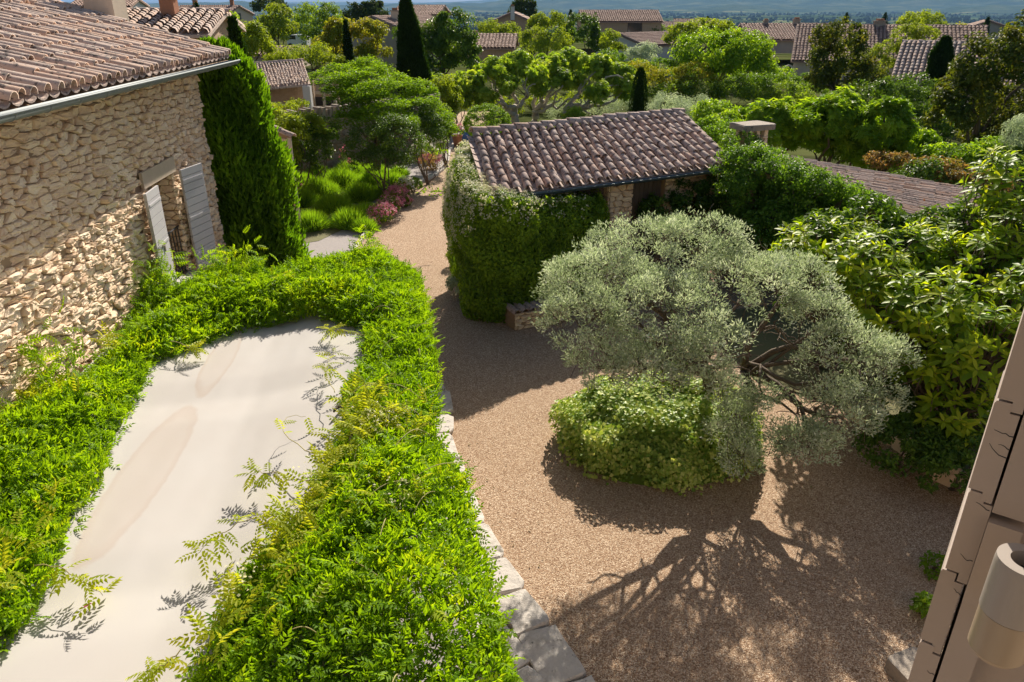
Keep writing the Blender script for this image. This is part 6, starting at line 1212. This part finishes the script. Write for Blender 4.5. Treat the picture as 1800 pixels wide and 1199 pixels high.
HS = [
 ('clipped_hedge', 'long yellow green hedge right of the clipped cypress', [hb(x, y, 47, r) for x, y, r in ((1140, 135, (1, .8, .5)), (1180, 138, (1, .8, .5)), (1220, 130, (1, .8, .6)), (1150, 150, (.9, .8, .5)), (1195, 152, (1, .8, .5)), (1240, 150, (1, .8, .6)), (1120, 118, (.8, .8, .3)))], 9000, .12, 'leaf_autumn', .3),
 ('clipped_hedge', 'dark hedge wall below the round window house', [hb(x, y, 52, r) for x, y, r in ((1310, 150, (1.4, .9, .7)), (1370, 150, (1.5, .9, .7)), (1420, 155, (1.3, .9, .8)), (1280, 160, (1.3, .9, .7)))], 9000, .14, 'leaf_topiary', .35),
 ('clipped_hedge', 'dark shaded shrubbery behind the right cypress', [hb(x, y, 34, r) for x, y, r in ((1600, 190, (1.0, .8, .9)), (1650, 215, (1.0, .8, .9)), (1570, 165, (.9, .8, .6)), (1690, 240, (.8, .8, .6)))], 8000, .13, 'leaf_dark', .3),
 ('clipped_hedge', 'box hedge run right of the left plane tree trunk', [hb(x, y, 50, r) for x, y, r in ((1075, 100, (.8, .6, .3)), (1125, 118, (1.0, .6, .3)), (1160, 115, (.9, .6, .35)))], 4200, .12, 'leaf_topiary', .3),
 ('photinia_hedge', 'red tinted photinia hedge along the far verge of the low roof', [hb(x, y, 20.5 - (x - 1560) * .012, r) for x, y, r in ((1580, 292, (.5, .4, .28)), (1620, 300, (.55, .4, .3)), (1660, 305, (.55, .4, .32)), (1700, 315, (.5, .4, .3)), (1740, 325, (.5, .4, .3)), (1545, 285, (.4, .3, .22)))], 7500, .085, 'leaf_red', .18),
 ('green_shrub', 'fresh green shrub between fig trees and large magnolia', [hb(1690, 290, 20.5, (.7, .6, .5)), hb(1730, 275, 21, (.5, .5, .4)), hb(1650, 285, 20.8, (.5, .5, .35))], 4200, .13, 'leaf_fig', .25),
 ('green_shrub', 'dark undergrowth below the large magnolia trunk', [hb(1620, 320, 19.2, (.8, .6, .5)), hb(1760, 300, 20, (.8, .6, .6)), hb(1700, 330, 19, (.8, .6, .5))], 5200, .11, 'leaf_dark', .25),
 ('green_shrub', 'green border planting behind the topiary ball', [hb(795, 165, 40, (.7, .6, .8)), hb(785, 190, 38, (.6, .5, .7)), hb(815, 150, 43, (.6, .5, .6))], 5000, .12, 'leaf_light', .25),
 ('green_shrub', 'shady greenery right of the white roses by the lane', [hb(775, 215, 31, (.55, .5, .7)), hb(790, 235, 30, (.3, .3, .4))], 3200, .09, 'leaf_tree', .2),
 ('green_shrub', 'leafy shrub filling the gap beside the shed chimney', [hb(1255, 205, 24, (.6, .6, .5)), hb(1275, 225, 22.5, (.5, .5, .4)), hb(1250, 230, 22, (.4, .4, .3))], 4200, .11, 'leaf_fig', .22),
 ('green_shrub', 'ivy and shrubs on the bank below the open outbuilding', [hb(465, 190, 30, (.5, .4, .2)), hb(500, 192, 31, (.6, .4, .2)), hb(525, 183, 32, (.4, .4, .15))], 2400, .09, 'leaf_light', .15),
 ('green_shrub', 'light garden shrubs among the plane trunks', [hb(x, y, 47, (1.1, .8, .6)) for x, y in ((865, 185), (920, 190), (965, 185), (1020, 180), (1075, 178))], 7000, .13, 'leaf_light', .28),
 ('green_shrub', 'green understorey seen through the left plane trees', [hb(x, y, 58, (1.5, 1.0, .9)) for x, y in ((850, 140), (900, 145), (950, 150), (990, 148))], 6000, .17, 'leaf_tree', .4),
 ('green_shrub', 'green understorey right of the plane trees beneath the far white house', [hb(x, y, 60, (1.5, 1.0, .8)) for x, y in ((1040, 142), (1085, 132), (1130, 128), (1060, 118))], 6000, .17, 'leaf_light', .4),
 ('green_shrub', 'low leafy bank beneath the bright leafy tree mass', [hb(x, y, 46, (1.4, 1.0, .8)) for x, y in ((1230, 165), (1290, 165), (1340, 170), (1390, 170), (1180, 168))], 8000, .15, 'leaf_tree', .35),
 ('green_shrub', 'dim greenery between the house with round window and the roofs beside it', [hb(x, y, 60, (1.6, 1.0, 1.0)) for x, y in ((1330, 130), (1300, 112), (1360, 138), (1290, 140))], 7000, .18, 'leaf_fig', .4),
 ('green_shrub', 'leafy mass left of the large magnolia below the dark tiled roof', [hb(x, y, 38, (1.3, .9, .9)) for x, y in ((1555, 180), (1600, 165), (1510, 180), (1640, 185))], 6500, .14, 'leaf_dark', .3),
 ('green_shrub', 'shrubs behind the tall cypress foot and old grey house', [hb(700, 140, 50, (1.2, .8, .7)), hb(660, 125, 52, (1.0, .8, .6)), hb(760, 150, 47, (1.0, .8, .7))], 5200, .16, 'leaf_tree', .35),
]
for nm, lab, bl, N, lf, mt, cl in HS: shrub(nm, lab, bl, N, lf, mt, cat='hedge' if 'hedge' in nm else 'shrub', clump=cl)
pt = thing('flower_pot', 'terracotta pot of pink flowers at the far end of the lane', 'pot'); c = PY(803, 222, 35.5); MB().lathe([(.16, 0), (.24, .42), (.27, .44), (.27, .5), (.22, .5), (.2, .4)], (c[0], c[1], 0), 14).build('pot', 'terracotta', pt); p, n, tt = crown_pts([((c[0], c[1], .72), (.34, .34, .25))], 500, .12); leaf_cloud(p, n, tt, .08, .5).build('foliage', 'leaf_tree', pt); p, n, tt = crown_pts([((c[0], c[1], .8), (.34, .34, .25))], 160, .1); leaf_cloud(p, n, tt, .08, .9).build('blossom', 'petal_pink', pt); seat(pt, (c[0], c[1], 0))
bp = thing('glazed_jar', 'small blue glazed jar beside the flower pot on the lane', 'jar'); c = PY(820, 214, 36.5); MB().lathe([(.14, 0), (.26, .2), (.27, .36), (.2, .5), (.22, .54)], (c[0], c[1], 0), 14).build('body', 'blue_paint', bp); seat(bp, (c[0], c[1], 0))
# garden ground beyond the court
def litter():
    mb = MB(); pts = []
    for (x0, y0, x1, y1, n, sp) in ((780, 700, 1000, 1190, 60, .35), (985, 720, 1240, 860, 70, .3), (1240, 870, 1560, 800, 60, .5), (800, 560, 990, 600, 50, .35), (1450, 760, 1680, 900, 60, .35), (760, 430, 800, 540, 30, .3), (660, 400, 760, 300, 30, .3)):
        a, b = P(x0, y0), P(x1, y1); t = rng.uniform(0, 1, (n, 1)); pts.append(a + (b - a) * t + rng.normal(0, sp, (n, 3)) * [1, 1, 0])
    p = np.concatenate(pts); p[:, 2] = .012; n = len(p); d = rdir(n); d[:, 2] *= .15
    put(mb, T4, p, d, unit(np.array([0, 0, 1.0]) + .3 * rdir(n)), rng.uniform(.025, .055, n), .45, rng.uniform(0, 1, n)).build('leaf_litter', 'dry_leaf', kind='stuff', label='scattered small dry leaves lying on the gravel')
M['dry_leaf'] = solid('dry_leaf', [(.10, .06, .03), (.22, .14, .06), (.20, .20, .07)], 6, .2, .9)
litter()
# ================================================================== OPEN SHUTTER IN THE FOREGROUND
def near_shutter():
    t = thing('open_shutter', 'taupe wooden window shutter seen edge on at the right of the frame', 'shutter')
    az0, rr = math.atan2(ray(1705, 850)[0], ray(1705, 850)[1]), .80; p0 = np.array([math.sin(az0) * rr, math.cos(az0) * rr, 0]); ac = np.array([math.cos(az0), -math.sin(az0), 0]); out = np.array([math.sin(az0), math.cos(az0), 0])   # across the edge, away from the eye
    a1, a2 = .0245, .030
    zj = H - .354; pitch = .1075
    for k in range(-7, 12):
        z1 = zj - pitch * k; z0 = z1 - pitch; jit = rng.normal(0, .0012); b = MB(); ins = rng.uniform(.0, .0025)
        V = np.array([[0, z0 + .001], [a1 * .55, z0 + .001], [a1 * .55, z0 - .010], [a1 - .001, z0 - .010], [a1 - .001, z1 - .0125], [a1 * .55 + .0015, z1 - .0125], [a1 * .55 + .0015, z1 - .0015], [.0015, z1 - .0015], [0, z1 - .005]]); n = len(V)
        f = lambda dep: np.array([p0 + ac * (x + jit) + out * dep + np.array([0, 0, z]) for x, z in V]); i = np.arange(n); j = (i + 1) % n
        b.add(np.concatenate([f(ins), f(.62)]), [np.stack([i, j, n + j, n + i], 1), np.arange(n)[None, ::-1], (np.arange(n) + n)[None]], rng.uniform(0, 1)); bo = b.build('board', 'taupe', t)
        for q in range(rng.integers(1, 4)):                                # drying cracks in the end grain
            zc_ = rng.uniform(z0 + .018, z1 - .02); x0_, x1_ = (a1 * .95, a1 * rng.uniform(.2, .6)) ; zz = np.cumsum(rng.normal(.001, .0012, 6)); pts = [p0 + ac * (x0_ + (x1_ - x0_) * s) + out * (ins - .0002) + np.array([0, 0, zc_ + zz[i_]]) for i_, s in enumerate(np.linspace(0, 1, 6))]; MB().tube(pts, np.linspace(.0006, .0002, 6), 4).build('crack', 'dark_metal', bo)
    MB().obox(p0 + ac * (a1 + .0012) + out * .0 + np.array([0, 0, H - .48]), ac * a2, out * .11, (0, 0, 1.1), .6).build('stile', 'taupe', t)
    MB().obox(p0 + ac * (a1 + .0012) + out * .0 + np.array([0, 0, H - 1.3]), ac * a2, out * .11, (0, 0, .70), .5).build('stile', 'taupe', t)
    MB().obox(p0 + ac * (a1 + .0008) - out * .006 + np.array([0, 0, H - .597]), ac * (a2 * 1.02), out * .5, (0, 0, .108), .4).build('rail', 'taupe', t)
    for k in range(3): MB().obox(p0 + ac * (a1 + a2 * .9 + .002 + k * .092) + out * .035 + np.array([0, 0, H - 1.3]), ac * .09, out * .025, (0, 0, 1.95), .3 * k).build('inner_board', 'taupe', t)
    hc = np.array([0, 0, 0.]); d = ray(1775, 1075); d = d / np.hypot(d[0], d[1]) * .70; hc = np.array([d[0], d[1], H + d[2]]); hg = bpy.data.objects.new('hinge', None); COL.objects.link(hg); hg.parent = t
    r = .025; MB().lathe([(r * .70, .0), (r, .0), (r, .055), (r * .98, .060), (r * .55, .060), (r * .5, .03)], hc, 72).build('upper_knuckle', 'hinge_grey', hg, smooth=False)
    MB().lathe([(r * .8, -.052), (r * .97, -.046), (r * .97, -.001), (r * .7, -.001)], hc, 72).build('lower_knuckle', 'hinge_beige', hg)
    MB().tube([hc + [0, 0, -.05], hc + [0, 0, .045]], r * .5, 16).build('pin', 'dark_metal', hg)
    q = hc + ac * r * .9 ; MB().obox(q + [0, 0, -.04], (p0 + ac * (a1 + a2 + .06) + out * .05 - q) * [1, 1, 0] + ac * .1, out * .012, (0, 0, .035)).build('strap', 'hinge_beige', hg); seat(t, (p0[0], p0[1], H - 1.3))
near_shutter()
